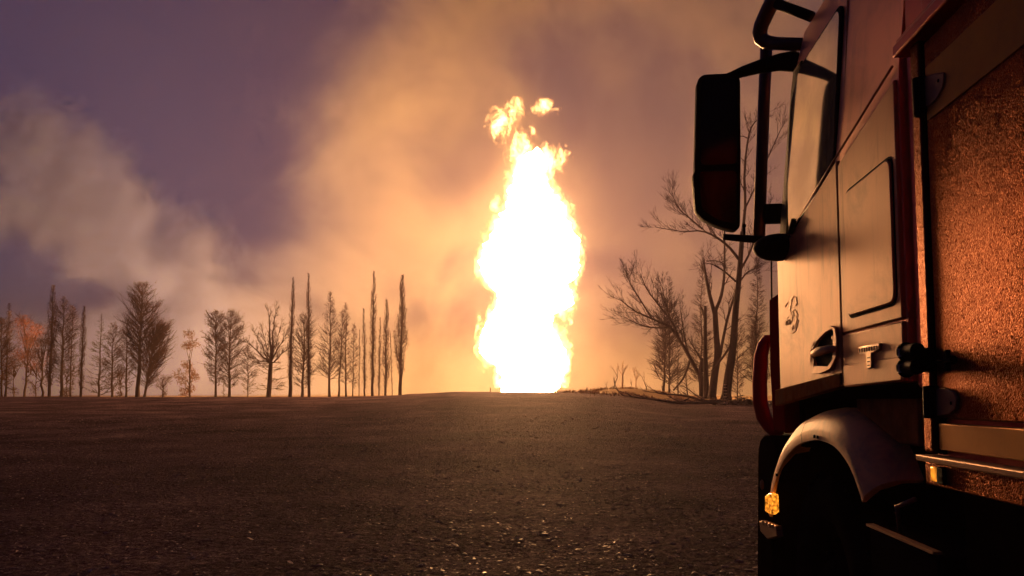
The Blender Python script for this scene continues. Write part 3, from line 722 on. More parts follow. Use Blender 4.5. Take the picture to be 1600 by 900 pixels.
mb = MB(); p_ = SP(1189,757,1.08); mb.ball((1.084, p_.y - .01, p_.z), (.012, .02, .03), 10, 8); part(mb, 'bumper_bolt', steel, bumper)

# ---- front mudguard, a rounded shell over the wheel
RIM = [(1200,800),(1204,765),(1211,733),(1223,705),(1240,684),(1256,675),(1272,671),(1288,673),(1303,680),(1317,694),(1330,714),(1341,740),(1352,773)]
rim = [SP(x, y, 1.085) for x, y in RIM]; rim = [(p.y, p.z) for p in rim]
# resample smoothly
def resample(pts, n):
    out = []; m = len(pts) - 1
    for i in range(n):
        t = i / (n - 1) * m; k = min(int(t), m - 1); u = t - k
        p0 = Vector(pts[max(k - 1, 0)]); p1 = Vector(pts[k]); p2 = Vector(pts[k + 1]); p3 = Vector(pts[min(k + 2, m)])
        out.append(0.5 * ((2 * p1) + (p2 - p0) * u + (2 * p0 - 5 * p1 + 4 * p2 - p3) * u * u + (3 * p1 - p0 - 3 * p2 + p3) * u ** 3))
    return out
rim = resample(rim, 44)
rings = []
for i, p_ in enumerate(rim):
    t = (rim[min(i + 1, 43)] - rim[max(i - 1, 0)]).normalized(); nrm = Vector((t.y, -t.x))
    if nrm.y < 0 and abs(nrm.y) > .3: nrm = -nrm
    c0 = Vector((3.72, .62)); 
    if nrm.dot(p_ - c0) < 0: nrm = -nrm
    prof = [(1.086, -.048), (1.084, -.006), (1.090, .004), (1.102, .024), (1.125, .046), (1.17, .062), (1.22, .068), (1.27, .068), (1.27, .055), (1.20, .050), (1.13, .02), (1.10, -.048)]
    rings.append([(x, p_.x + nrm.x * d * (1.45 if d > 0 else 1), p_.y + nrm.y * d * (1.45 if d > 0 else 1)) for x, d in prof])
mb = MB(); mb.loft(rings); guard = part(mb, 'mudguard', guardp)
inner = []
for r_, q_ in zip(rings, rim):
    nv_ = Vector((r_[6][1] - q_.x, r_[6][2] - q_.y)).normalized()
    inner.append([(x, q_.x + nv_.x * d, q_.y + nv_.y * d) for x, d in ((1.272, .030), (1.30, .080), (1.34, .095), (1.58, .095), (1.58, .030))])
mb = MB(); mb.loft(inner); part(mb, 'wheel_housing', dark, guard)
guard.data.set_sharp_from_angle(angle=R(50))
j = 17; mb = MB()
q = rings[j]; q2 = [(x, y - .006, z + .0008) for x, y, z in q]
mb.add([(x - .0015, y, z + .002) for x, y, z in q[:7]] + [(x - .0015, y, z + .002) for x, y, z in q2[:7]], [(i, i + 1, i + 8, i + 7) for i in range(6)]); part(mb, 'guard_crack', rubber, guard)
mb = MB()
for px, py in ((1273,682),(1278,683),(1214,742)):
    mb = MB(); p_ = SP(px, py, 1.084); mb.tube([(1.088, p_.y, p_.z), (1.078, p_.y, p_.z)], .008, 8); part(mb, 'guard_bolt', black, guard)
mb = MB(); mb.box((1.50, 2.9, .55), (3.0, 4.42, 1.37)); part(mb, 'light_blocker', dark)  # added black box that blocks light behind the wheel
# beige side piece between cab floor and mudguard
part(plate([(3.36, 1.435), (2.77, 1.445), (2.77, 1.24), (2.95, 1.24), (3.36, 1.36)], 1.17, 1.24), 'cab_underpanel', sill, bevel=.01)

# ---- wheel
def ring_profile(cx, cyy, cz, prof, n=64):
    return [[(cx + px, cyy + r * math.cos(2 * math.pi * k / n), cz + r * math.sin(2 * math.pi * k / n)) for px, r in prof] for k in range(n)]
def wheel(cx, cyy):
    cz = .53; n = 64
    prof = [(.02, .30), (0, .34), (-.01, .42), (.0, .49), (.03, .525), (.10, .53), (.2, .53), (.27, .525), (.30, .49), (.31, .40), (.29, .30)]
    rg = ring_profile(cx, cyy, cz, prof, n); rg.append(rg[0])
    mb = MB(); mb.loft(rg, closed=True, cap=False)
    for k in range(48):
        a = 2 * math.pi * k / 48; ca, sa = math.cos(a), math.sin(a); cb, sb = math.cos(a + .06), math.sin(a + .06)
        for x0, x1 in ((.02, .12), (.17, .28)):
            mb.prism([(cx + x0, cyy + .52 * ca, cz + .52 * sa), (cx + x0, cyy + .545 * ca, cz + .545 * sa), (cx + x0, cyy + .545 * cb, cz + .545 * sb), (cx + x0, cyy + .52 * cb, cz + .52 * sb)], (x1 - x0, 0, 0))
    o = part(mb, 'wheel', tread)
    prof = [(.03, .31), (.02, .29), (.09, .27), (.12, .20), (.10, .15), (.02, .13), (.0, .10), (.0, .005)]
    rg = ring_profile(cx, cyy, cz, prof, 40); rg.append(rg[0])
    mb = MB(); mb.loft(rg, closed=False, cap=False)
    for k in range(10):
        a = 2 * math.pi * k / 10
        mb.tube([(cx + .10, cyy + .225 * math.cos(a), cz + .225 * math.sin(a)), (cx + .06, cyy + .225 * math.cos(a), cz + .225 * math.sin(a))], .014, 6)
    part(mb, 'rim', dark, o)
    return o
wheel(1.14, 3.72)
wheel(1.16, -0.55)

# ---- chassis and lockers below
mb = MB(); mb.box((1.75, -2.4, .72), (1.85, 4.3, .98)); mb.box((2.65, -2.4, .72), (2.75, 4.3, .98)); mb.box((1.85, -.65, .45), (2.65, -.45, .62)); mb.box((1.45, 3.62, .45), (3.05, 3.8, .6)); part(mb, 'chassis_frame', dark)
mb = MB(); mb.box((1.10, 2.50, .42), (1.62, 3.06, .925)); tank = part(mb, 'tank', mat('tank_paint', (.010, .008, .010), .9, spec=.0), bevel=.012)
mb = MB(); mb.box((1.092, 2.52, .925), (1.12, 3.07, .934)); part(mb, 'tank_edge', steel, tank)
mb = MB(); mb.tube([(1.16, 2.93, .93), (1.14, 2.90, 1.02), (1.18, 2.84, 1.055)], .009, 8); part(mb, 'tank_strap', steel, tank)
mb = MB(); mb.box((1.14, .30, .45), (1.7, 2.42, 1.15)); part(mb, 'side_locker', dark, bevel=.01)

# ---- body box
body_z0, body_z1 = 1.165, 3.35
mb = MB(); mb.box((1.03, -2.5, 1.17), (3.47, 2.33, body_z1)); body = part(mb, 'body', red, bevel=.015)
mb = MB(); mb.box((1.115, 2.335, 1.44), (3.385, 2.64, 3.3)); part(mb, 'front_bulkhead', red, body, bevel=.012)
mb = MB(); mb.box((1.0, 2.283, 1.25), (1.05, 2.338, 2.455)); part(mb, 'corner_post', tex, body, bevel=.006)
mb = MB(); mb.box((1.008, -1.2, 1.348), (1.04, 2.262, 2.43)); ldoor = part(mb, 'locker_door', tex, bevel=.005)
mb = MB(); mb.box((1.004, -1.19, 2.195), (1.010, 2.25, 2.350)); part(mb, 'upper_band', band, ldoor)
mb = MB(); mb.box((1.005, -1.19, 1.262), (1.035, 2.255, 1.336)); part(mb, 'lower_band', band, ldoor, bevel=.004)
mb = MB(); mb.box((1.014, 2.262, 1.25), (1.032, 2.283, 2.43)); part(mb, 'door_seal', rubber, ldoor)
mb = MB(); mb.box((0.975, -2.5, 2.447), (1.06, 2.40, 2.485)); mb.box((.982, -2.5, 2.485), (1.04, 2.39, 2.50)); part(mb, 'gutter', red, body, bevel=.006)
mb = MB(); mb.box((0.978, -2.5, 1.226), (1.06, 2.345, 1.244)); part(mb, 'ledge', steel, body, bevel=.004)
mb = MB(); mb.box((1.0, -2.5, 1.160), (1.04, 2.335, 1.225)); part(mb, 'skirt', tex, body, bevel=.004)
q = SP(1460, 741, .996)
mb = MB(); mb.box((.994, q.y - .022, q.z - .020), (1.004, q.y + .022, q.z + .020)); part(mb, 'side_marker', amber, body, bevel=.003)
mb = MB(); mb.box((.990, q.y - .062, q.z - .024), (1.003, q.y - .024, q.z + .024)); part(mb, 'marker_housing', black, body, bevel=.003)
# hinges: a wing-shaped plate on the door and a dark knuckle on the post
def hinge(pxs, kx, holes):
    pts = [SP(x, y, 1.0) for x, y in pxs]
    mb = MB(); mb.prism([(1.0, p.y, p.z) for p in pts], (.010, 0, 0)); h = part(mb, 'hinge', steel, bevel=.003)
    a, b, z0, z1 = kx; pa = SP(a, z0, .99); pb = SP(b, z1, .99)
    mb = MB(); mb.box((.985, pb.y, pb.z), (1.012, pa.y, pa.z)); mb.tube([(.985, (pa.y * .4 + pb.y * .6), pa.z), (.985, (pa.y * .4 + pb.y * .6), pb.z)], .011, 10); part(mb, 'knuckle', black, h, bevel=.003)
    mb = MB()
    for x, y in holes: p_ = SP(x, y, 1.0); mb.tube([(1.002, p_.y, p_.z), (.9985, p_.y, p_.z)], .005, 8)
    part(mb, 'bolt', black, h)
hinge([(1442,122),(1458,115),(1474,113),(1475,122),(1472,138),(1462,156),(1449,167),(1443,165)], (1428, 1441, 128, 175), [(1466,126)])
hinge([(1462,607),(1475,606),(1488,611),(1494,622),(1492,640),(1482,648),(1462,650)], (1443, 1458, 603, 654), [(1486,630)])
# coupling with a cross-shaped turn lever
mb = MB()
for z0 in (549, 574):
    c = SP(1432, z0, .97); mb.tube([(.955, c.y + .03, c.z), (.955, c.y - .045, c.z)], .022, 12); mb.tube([(.955, c.y + .034, c.z), (.955, c.y + .028, c.z)], .029, 12)
mb.box((.955, SP(1445,560,.98).y, SP(1445,580,.98).z), (1.01, SP(1428,560,.98).y, SP(1445,543,.98).z))
lk = part(mb, 'latch', black, bevel=.003)
c = SP(1479, 563, .985)
mb = MB(); mb.box((.980, c.y - .010, c.z - .028), (.992, c.y + .006, c.z + .028)); mb.box((.978, c.y - .034, c.z - .005), (.990, c.y + .052, c.z + .005)); mb.tube([(.99, c.y, c.z), (1.008, c.y, c.z)], .012, 10)
part(mb, 'turn_lever', black, lk, bevel=.002)
mb = MB()
refl = mat('white_reflector', (.8, .7, .6), .3)
for y in (551, 576): mb = MB(); p_ = SP(1417, y, .955); mb.box((.93, p_.y - .004, p_.z - .012), (.94, p_.y + .004, p_.z + .012)); part(mb, 'reflector', refl, lk)
# cab roof light bar, above the frame
mb = MB(); mb.box((1.5, 3.3, 3.5), (3.0, 3.6, 3.62)); part(mb, 'roof_light_bar', black, cab, bevel=.03)
# ------------------------------------------------------------------ trees
bark = mat('charred_bark', (0.035, 0.022, 0.016), 0.95, var=0.35, vscale=3, spec=0.1)
needles = mat('scorched_needles', (0.095, 0.045, 0.025), 0.9, var=0.35, vscale=2)
brownleaf = mat('firelit_leaves', (0.30, 0.11, 0.05), 0.85, var=0.35, vscale=1.2)  # leaf colour carries the fire's orange light on this tree
palewood = mat('pale_dead_wood', (0.48, 0.36, 0.26), 0.8, var=0.2, vscale=5)
darkwood = mat('fallen_wood', (0.07, 0.048, 0.036), 0.9, var=0.35, vscale=4)

class RNG(random.Random): pass
def rvec(rg, s): return Vector((rg.uniform(-s, s), rg.uniform(-s, s), rg.uniform(-s, s)))
def tuft(mb, p, d, size, n, rg):
    """a handful of leaf-sized triangles round a twig tip"""
    for _ in range(n):
        q = p + rvec(rg, size * .9)
        a = rvec(rg, 1).normalized() * size * rg.uniform(.35, .8); b = rvec(rg, 1).normalized() * size * rg.uniform(.15, .4)
        mb.add([q - a, q + b, q + a], [(0, 1, 2)])
def wob(a, b, n, amt, rg):
    pts = [a.copy()]; d = b - a
    for i in range(1, n): pts.append(a + d * i / n + rvec(rg, amt))
    pts.append(b.copy()); return pts
def twig(mb, p, d, L, r, depth, rg, spread=.6, lift=.15, n=3):
    e = p + d * L; m = p + d * L * .5 + rvec(rg, L * .09)
    e = e + Vector((0, 0, lift * L)) + rvec(rg, L * .12)
    mb.tube([p, m, e], [r * 1.1, r * .85, r * .5], 3 if r < .03 else 5, smooth=False, cap=False)
    tips = [e]
    if depth > 0:
        for k in range(n):
            t = rg.uniform(.3, .95); q = p.lerp(m, t * 2) if t < .5 else m.lerp(e, t * 2 - 1)
            nd = (d + rvec(rg, spread)).normalized()
            tips += twig(mb, q, nd, L * rg.uniform(.4, .65), r * .6, depth - 1, rg, spread, lift, n)
    return tips
def place(px, base, Y):
    p = at(px, base, Y); return Vector((p.x, Y, ground_z(p.x, Y) - .12))
def topz(px, py, Y): return at(px, py, Y)

def new_tree(name, base, label, cat, group): return empty(name, base, label, cat, group)
GL = 'scorched trees along the field edge left of the fire'
GR = 'bare trees behind the truck right of the fire'

def conifer(px, top, wpx, label, seed, Y=88.0, tpx=None, tr=5, dens=1.0, tufts=0, start=.14, shape='cone', ang=.35, name='burnt_pine', group=GL, lean=0, flip=None, dep=1):
    rg = RNG(seed); k = Y / F
    base = place(px, 624, Y); tp = topz(px + lean if tpx is None else tpx, top, Y); H = tp.z - base.z
    t = new_tree(name, base, label, 'tree', group)
    o = Vector((0, 0, 0)); T = Vector((tp.x - base.x, rg.uniform(-.2, .2), H))
    pts = wob(o, T, 9, H * .006, rg); r0 = tr * k / 2 * .85
    mb = MB(); mb.tube(pts, [max(.018, r0 * (1.25 if i == 0 else 1) * (1 - .9 * i / 9)) for i in range(10)], 7, cap=False); mb.build('trunk', bark, t)
    mb = MB(); fo = MB(); n = int(H * 15 * dens); wpx *= 1.12
    for i in range(n):
        u = start + (1 - start) * (i + rg.random()) / n
        j = min(int(u * 9), 8); p = pts[j].lerp(pts[j + 1], u * 9 - j)
        if shape == 'cone': prof = (1 - u) ** .8 * 1.05 + .06
        elif shape == 'oval': prof = math.sin(math.pi * min(1, max(0, (u - start) / (1 - start)) * .86 + .12)) ** .7
        elif shape == 'top': prof = .55 + .5 * math.sin(math.pi * (u - .1)) if u < .9 else .5 * (1 - u) / .1 + .15
        else: prof = 1.0 * (1 - u) ** .45
        L = wpx * k / 2 * prof * rg.uniform(.55, 1.12); a = rg.uniform(0, 2 * math.pi)
        if flip is not None and math.cos(a) * flip < 0 and rg.random() < .6: a = math.pi - a
        d = Vector((math.cos(a), math.sin(a), ang + rg.uniform(-.18, .25) + (.5 * (u) if shape != 'cone' else .1))).normalized()
        tips = twig(mb, p, d, L, max(.014, min(.045, L * .018)), dep, rg, .55, .16, 6)
        if L > .8: tips += twig(mb, p + d * L * .45, (d + rvec(rg, .5)).normalized(), L * .5, .014, 0, rg)
        if tufts:
            for q in tips:
                if rg.random() < min(.9, tufts * 2.4): tuft(fo, q, d, .19, 3, rg)
    cr = mb.build('crown', bark, t)
    if fo.v: fo.build('needles', needles, cr)
    return t
def column(px, top, wpx, label, seed, Y=87.0, lean=0, low=.10, tr=5, bulge=.3, bulge_w=0.0, dens=1.0, group=GL):
    rg = RNG(seed); k = Y / F
    base = place(px, 624, Y); tp = topz(px + lean, top, Y); H = tp.z - base.z
    t = new_tree('burnt_cypress', base, label, 'tree', group)
    T = Vector((tp.x - base.x, 0, H)); pts = wob(Vector((0, 0, 0)), T, 10, H * .004, rg)
    mb = MB(); mb.tube(pts, [max(.03, tr * k / 2 * (1 - .85 * i / 10)) for i in range(11)], 7, cap=False); mb.build('trunk', bark, t)
    mb = MB(); fo = MB(); n = int(H * 15 * dens)
    for i in range(n):
        u = low + (1 - low) * (i + rg.random()) / n
        j = min(int(u * 10), 9); p = pts[j].lerp(pts[j + 1], u * 10 - j)
        wloc = wpx * k / 2 * (1.0 if u < .7 else (1 - u) / .3 * .75 + .25) * (min(1, (u - low) / .12 + .4))
        wloc *= 1 + bulge_w * math.exp(-((u - bulge) / .14) ** 2)
        wloc *= .75 + .5 * noise.noise(Vector((u * 9, seed, 0))) + .25
        ts = (.13 + .05 * wpx / 8) * (1.0 if u < .55 else max(.3, 1 - (u - .55) / .45 * .75))
        a = rg.uniform(0, 2 * math.pi); L = wloc * rg.uniform(.8, 1.25) + .05
        d = Vector((math.cos(a), math.sin(a), 0))
        rise = L * rg.uniform(1.6, 3.2)
        e = p + d * L + Vector((0, 0, rise)); m = p + d * L * .75 + Vector((0, 0, rise * .35))
        if e.z > H: e.z = H
        mb.tube([p, m, e], [.022, .018, .008], 3, smooth=False, cap=False)
        for q in (m, e, m.lerp(e, .5)):
            if rg.random() < .8 * dens: tuft(fo, q, d, ts, 3, rg)
    cr = mb.build('crown', bark, t); fo.build('needles', needles, cr)
    return t
def leafy(px, top, wpx, label, seed, Y, m, tr=4, dens=1.0, group=GL, low=.35, cpx=None, nclump=16, size=.22, name='leafy_tree'):
    rg = RNG(seed); k = Y / F; base = place(px, 622, Y); tp = topz(px if cpx is None else cpx, top, Y); H = tp.z - base.z
    t = new_tree(name, base, label, 'tree', group)
    c0 = Vector((tp.x - base.x, 0, 0)); mb = MB()
    mb.tube(wob(Vector((0, 0, 0)), c0 * .6 + Vector((0, 0, H * .55)), 5, .12, rg), [tr * k / 2 * (1 - .12 * i) for i in range(6)], 7, cap=False)
    tk = mb.build('trunk', bark, t); fo = MB(); br = MB()
    for i in range(nclump):
        a = rg.uniform(0, 2 * math.pi); v = rg.uniform(low, .93)
        rr = wpx * k / 2 * math.sqrt(max(.05, 1 - ((v - .62) / .42) ** 2)) * rg.uniform(.25, .95)
        c = c0 + Vector((math.cos(a) * rr, math.sin(a) * rr, H * v))
        s = c0 * .4 + Vector((0, 0, H * min(v * .7, .5)))
        br.tube(wob(s, c, 4, .15, rg), [.06, .05, .04, .03, .015], 4, cap=False)
        R_ = rg.uniform(.6, 1.1) * wpx * k * .20
        for _ in range(int(200 * dens)):
            dd = rvec(rg, 1);
            if dd.length > 1: dd.normalize()
            q = c + Vector((dd.x * R_ * 1.3, dd.y * R_, dd.z * R_))
            tuft(fo, q, dd, size, 1, rg)
        for _ in range(5): twig(br, c, (rvec(rg, 1) + Vector((0, 0, .4))).normalized(), R_ * 1.3, .02, 1, rg)
    cr = br.build('crown', bark, t); fo.build('foliage', m, cr)
    return t
def sprout(mb, p, d, L, r, rg, lvl, bend=.25, n=4, up=.25, taper=.55):
    """a limb that bends, tapers and forks into finer limbs"""
    seg = 4; pts = [p]; dd = d.copy(); q = p
    for i in range(seg):
        dd = (dd + rvec(rg, bend) + Vector((0, 0, up * .25))).normalized(); q = q + dd * L / seg; pts.append(q)
    mb.tube(pts, [max(.009, r * (1 - (1 - taper) * i / seg)) for i in range(seg + 1)], 6 if r > .08 else (4 if r > .03 else 3), cap=False, smooth=r > .05)
    if lvl <= 0: return
    for i in range(n):
        u = rg.uniform(.3, 1.0); j = min(int(u * seg), seg - 1); s = pts[j].lerp(pts[j + 1], u * seg - j)
        dl = (pts[j + 1] - pts[j]).normalized(); nd = (dl + rvec(rg, .75) + Vector((0, 0, up * .5))).normalized()
        sprout(mb, s, nd, L * rg.uniform(.42, .68), r * rg.uniform(.42, .6), rg, lvl - 1, bend, n, up, taper)
    sprout(mb, pts[-1], dd, L * .55, r * taper, rg, lvl - 1, bend, n, up, taper)

# left group, from the left edge towards the fire
leafy(38, 482, 58, 'tree with a round rust-orange crown between the dark trees at the far left', 3, 93, brownleaf, cpx=50, nclump=18, dens=1.1, size=.2)
conifer(3, 500, 34, 'dark bushy pine cut by the left picture edge', 4, tufts=.4, shape='top', tr=4, dens=1.0)
conifer(8, 474, 16, 'narrow spire pine second from the left picture edge', 5, lean=6, shape='cone', tufts=.15, dens=.9, tr=4, dep=1)
leafy(66, 518, 44, 'low dark bushy tree left of the tall thick cypress', 6, 88, needles, nclump=14, dens=.9, size=.16)
column(77, 446, 11, 'tallest thick dark cypress of the far left cluster', 7, lean=7, tr=5, dens=1.5)
conifer(96, 466, 40, 'ragged pine just right of the thick dark cypress', 8, lean=5, tufts=.12, shape='oval', tr=6, start=.12, dens=1.0)
conifer(110, 478, 22, 'thin twiggy pine between the ragged pine and the slim leaning cypress', 9, lean=4, shape='top', tufts=.12, tr=3, dens=.8)
column(126, 479, 7, 'slim dark cypress leaning slightly right, with open ground to its right', 10, lean=5, tr=4, dens=1.3)
conifer(154, 490, 42, 'sparse pine with low drooping boughs right of the slim leaning cypress', 12, lean=5, tr=4, dens=.75, start=.06, ang=.15)
conifer(175, 508, 32, 'short even pine left of the largest dark pine', 13, lean=2, tr=4.5, dens=1.1, tufts=.1, shape='oval', start=.1)
conifer(197, 500, 30, 'thin trunked pine touching the left side of the largest dark pine', 14, lean=3, tr=4, dens=.9, tufts=.08, shape='oval', start=.1)
conifer(215, 446, 58, 'largest dark pine of the left group, broad above and thick trunked', 15, lean=7, tr=8, dens=1.0, tufts=.22, shape='oval', start=.22, ang=.55, Y=87)
conifer(225, 508, 62, 'low wide tree spreading right from under the largest dark pine', 16, lean=20, tr=5, dens=1.6, tufts=.18, shape='oval', start=.14, ang=.7, flip=1, Y=88)
leafy(297, 512, 40, 'hazy pale leafy tree standing far behind the gap in the left trees', 17, 96, mat('hazy_leaves', (.16, .09, .05), .9), nclump=10, dens=.9, size=.3, low=.2)
conifer(337, 488, 34, 'left one of two close round-topped pines by the gap', 18, lean=1, tr=4.5, dens=1.25, tufts=.22, shape='top', start=.16)
conifer(358, 487, 46, 'right one of two close pines by the gap, browner and wider below', 19, lean=2, tr=5.5, dens=1.2, tufts=.16, shape='oval', start=.12)
conifer(387, 540, 30, 'small low pine between the two close pines and the wide forked tree', 20, tr=2, dens=1.0, tufts=.06, shape='oval', start=.1, dep=1)
conifer(350, 600, 8, 'tiny bare sapling between the two close pines', 21, tr=1, dens=.8, start=.2)
for i_, (px_, tp_, w__, lb_) in enumerate(((22, 556, 34, 'low scorched bush left of the rust-orange tree'), (56, 548, 40, 'low scorched bush between the rust-orange tree and the thick cypress'),
        (104, 566, 34, 'low scorched bush at the foot of the ragged pine'), (188, 572, 30, 'low scorched bush between the short even pine and the thin trunked pine'), (255, 585, 26, 'low scorched bush right of the low wide tree'))):
    leafy(px_, tp_, w__, lb_, 300 + i_, 92, needles, tr=2, low=.12, nclump=9, dens=.55, size=.16, name='scorched_bush', group='scorched bushes under the left trees')
# wide forked tree
def forked(px, top, wpx, label, seed, Y=88, fork=.32, heads=(), tr=7, tuf=.1, side=0):
    rg = RNG(seed); k = Y / F; base = place(px, 624, Y)
    t = new_tree('bare_tree', base, label, 'tree', GL if px < 800 else GR)
    H = topz(px, top, Y).z - base.z; fp = Vector((.02 * H, 0, H * fork)); mb = MB()
    mb.tube(wob(Vector((0, 0, 0)), fp, 4, .03, rg), [tr * k / 2 * (1.15 - .06 * i) for i in range(5)], 8, cap=False); mb.build('trunk', bark, t)
    mb = MB(); fo = MB()
    for (hx, hy, r) in heads:
        e = at(hx, hy, Y) - base; e.y = rg.uniform(-.4, .4); pts = wob(fp, e, 7, .12, rg)
        mb.tube(pts, [max(.012, r * k / 2 * (1 - .85 * i / 7)) for i in range(8)], 5, cap=False)
        for i in range(1, 8):
            for _ in range(4):
                d = ((pts[i] - pts[i - 1]).normalized() + rvec(rg, .9) + Vector((0, 0, .15))).normalized()
                tips = twig(mb, pts[i], d, wpx * k * rg.uniform(.09, .2), .022, 1, rg, .7, .15, 4)
                for q in tips:
                    if rg.random() < tuf: tuft(fo, q, d, .12, 3, rg)
    for _ in range(int(30)):
        z = rg.uniform(.12, fork) * H; a = rg.uniform(0, 6.28)
        tips = twig(mb, Vector((0, 0, z)), Vector((math.cos(a), math.sin(a), rg.uniform(-.15, .3))).normalized(), wpx * k * rg.uniform(.2, .42), .028, 1, rg, .6, .05, 4)
        for q in tips:
            if rg.random() < tuf * 1.8: tuft(fo, q, Vector((0, 0, 1)), .15, 3, rg)
    cr = mb.build('crown', bark, t)
    if fo.v: fo.build('needles', needles, cr)
forked(419, 487, 70, 'wide forked tree with two upright heads and low dark boughs', 22, fork=.42, tr=7, tuf=.22,
       heads=((420, 488, 5), (431, 486, 4), (410, 520, 3), (386, 535, 3.5), (398, 520, 2.5), (444, 525, 3), (437, 512, 2.5), (450, 545, 3), (392, 560, 2.5)))
column(453, 434, 6.5, 'left one of the two tall thin cypresses standing closest to the wide forked tree', 23, lean=5, tr=6, dens=1.2)
conifer(472, 492, 46, 'bare twiggy pine between two tall thin cypresses', 24, lean=4, tr=5.5, dens=1.0, tufts=.05, shape='oval', start=.12, ang=.5)
column(483, 427, 6.5, 'very tall thin cypress just right of the bare twiggy pine', 25, lean=-1, tr=5, dens=1.2)
conifer(515, 456, 50, 'tall pointed bare pine with even side boughs right of the tall thin cypresses', 26, lean=1, tr=5, dens=.95, tufts=.06, shape='cone', start=.18, ang=.5)
conifer(529, 485, 22, 'thin curved pine touching the tall pointed bare pine', 27, lean=6, tr=4, dens=.9, tufts=.06, shape='oval', start=.3, ang=.6)
conifer(541, 474, 28, 'upright narrow bare pine, third pine from the thin poplars', 28, lean=0, tr=3.8, dens=.95, tufts=.06, shape='cone', start=.15, ang=.5)
conifer(551, 508, 16, 'short slim pine closest to the row of thin poplars', 29, lean=2, tr=2.5, dens=1.0, tufts=.1, shape='oval', start=.15)
column(561, 515, 2.5, 'hair-thin bare stem at the left of the row of thin poplars', 30, lean=1, tr=1.6, dens=.4)
column(570, 482, 4.5, 'thin half-height cypress second in the row nearest the fire', 31, lean=-2, tr=3, dens=.9)
column(582, 424, 7.5, 'tallest needle-thin cypress of the row nearest the fire', 32, lean=2, tr=4.5, dens=1.2, low=.12)
column(592, 496, 3.5, 'short thin cypress just right of the tallest needle-thin cypress', 33, lean=2, tr=2.2, dens=.8)
column(602, 468, 7.5, 'dark spindle-shaped cypress in the middle of the row nearest the fire', 34, lean=2, tr=4, dens=1.2, bulge=.32, bulge_w=.3)
column(613, 520, 2.2, 'hair-thin leaning stem left of the full cypress nearest the fire', 35, lean=-3, tr=1.4, dens=.3)
column(625, 430, 10, 'fullest cypress with a bulging waist, the last one before the fire', 36, lean=4, tr=6, dens=1.7, bulge=.36, bulge_w=.75, low=.16)

# right group, seen through the gap beside the truck
conifer(1046, 432, 62, 'pointed bare pine behind the big tree leaning left', 41, Y=86, tr=4, dens=1.1, start=.12, shape='cone', group=GR, ang=.4)
conifer(1037, 470, 46, 'thin grey trunked tree at the left edge of the right group', 42, Y=84, tr=5, dens=.8, lean=6, shape='oval', start=.3, group=GR, ang=.6)
conifer(1059, 520, 16, 'slender pole-like tree right of the pointed bare pine', 43, Y=85, tr=3, dens=.5, group=GR, start=.3, shape='oval')
conifer(1096, 414, 46, 'tall pointed pine rising behind the broken trunk', 44, Y=88, tr=4, dens=1.25, start=.15, group=GR, tufts=.05, ang=.35)
conifer(1075, 560, 22, 'small bare tree with a bent stem under the leaning limbs', 45, Y=80, tr=3, dens=.6, group=GR, start=.3, lean=-6)
conifer(1183, 400, 46, 'tall pine seen right beside the truck cab', 46, Y=82, tr=4, dens=1.4, group=GR, tufts=.08, start=.1, ang=.3)
conifer(1152, 500, 40, 'low thin pine between the tallest bare tree and the truck', 47, Y=88, tr=2.5, dens=1.1, group=GR, start=.1, shape='oval')
column(1181, 494, 12, 'ivy-clad dark stump column close to the truck nose', 48, Y=80, tr=6, dens=2.0, low=.25, group=GR)
# limbs given as photo pixels at the tree's own distance: (path, width px at start, width px at end, twig amount)
def limbed(px, Y, label, seed, limbs, trunk, name='bare_tree'):
    rg = RNG(seed); k = Y / F; base = at(px, 622, Y); base.z = ground_z(base.x, Y) - .1
    t = new_tree(name, base, label, 'tree', GR)
    def conv(path, yoff):
        out = []
        for i, (x, y) in enumerate(path):
            p = at(x, y, Y) - base; p.y = yoff * i / max(1, len(path) - 1); out.append(p)
        return out
    mb = MB()
    pts, wa, wb = trunk; q = conv(pts, 0); q[0].z = 0
    q = resample3(q, 14)
    mb.tube(q, [lerp(wa, wb, (i / 13) ** .8) * k / 2 * .85 * (1.3 if i == 0 else 1) for i in range(14)], 10)
    mb.build('trunk', bark, t)
    mb = MB()
    for path, a, b, tw, dirb in limbs:
        q = resample3(conv(path, rg.uniform(-1.5, 1.5)), 12)
        mb.tube(q, [lerp(a, b, i / 11) * k / 2 for i in range(12)], 6, cap=False)
        for i in range(3, 12):
            for _ in range(tw):
                d = ((q[i] - q[i - 1]).normalized() * .7 + rvec(rg, .7) + Vector((dirb[0] * .3, 0, dirb[1] * .3))).normalized()
                if rg.random() < .08: continue
                sprout(mb, q[i], d, rg.uniform(.7, 1.5), lerp(a, b, i / 11) * k / 2 * .40, rg, 2, n=3, bend=.14)
    mb.build('crown', bark, t)
def resample3(pts, n):
    out = []; m = len(pts) - 1
    for i in range(n):
        t = i / (n - 1) * m; k = min(int(t), m - 1); u = t - k
        p0 = pts[max(k - 1, 0)]; p1 = pts[k]; p2 = pts[k + 1]; p3 = pts[min(k + 2, m)]
        out.append(0.5 * ((2 * p1) + (p2 - p0) * u + (2 * p0 - 5 * p1 + 4 * p2 - p3) * u * u + (3 * p1 - p0 - 3 * p2 + p3) * u ** 3))
    return out
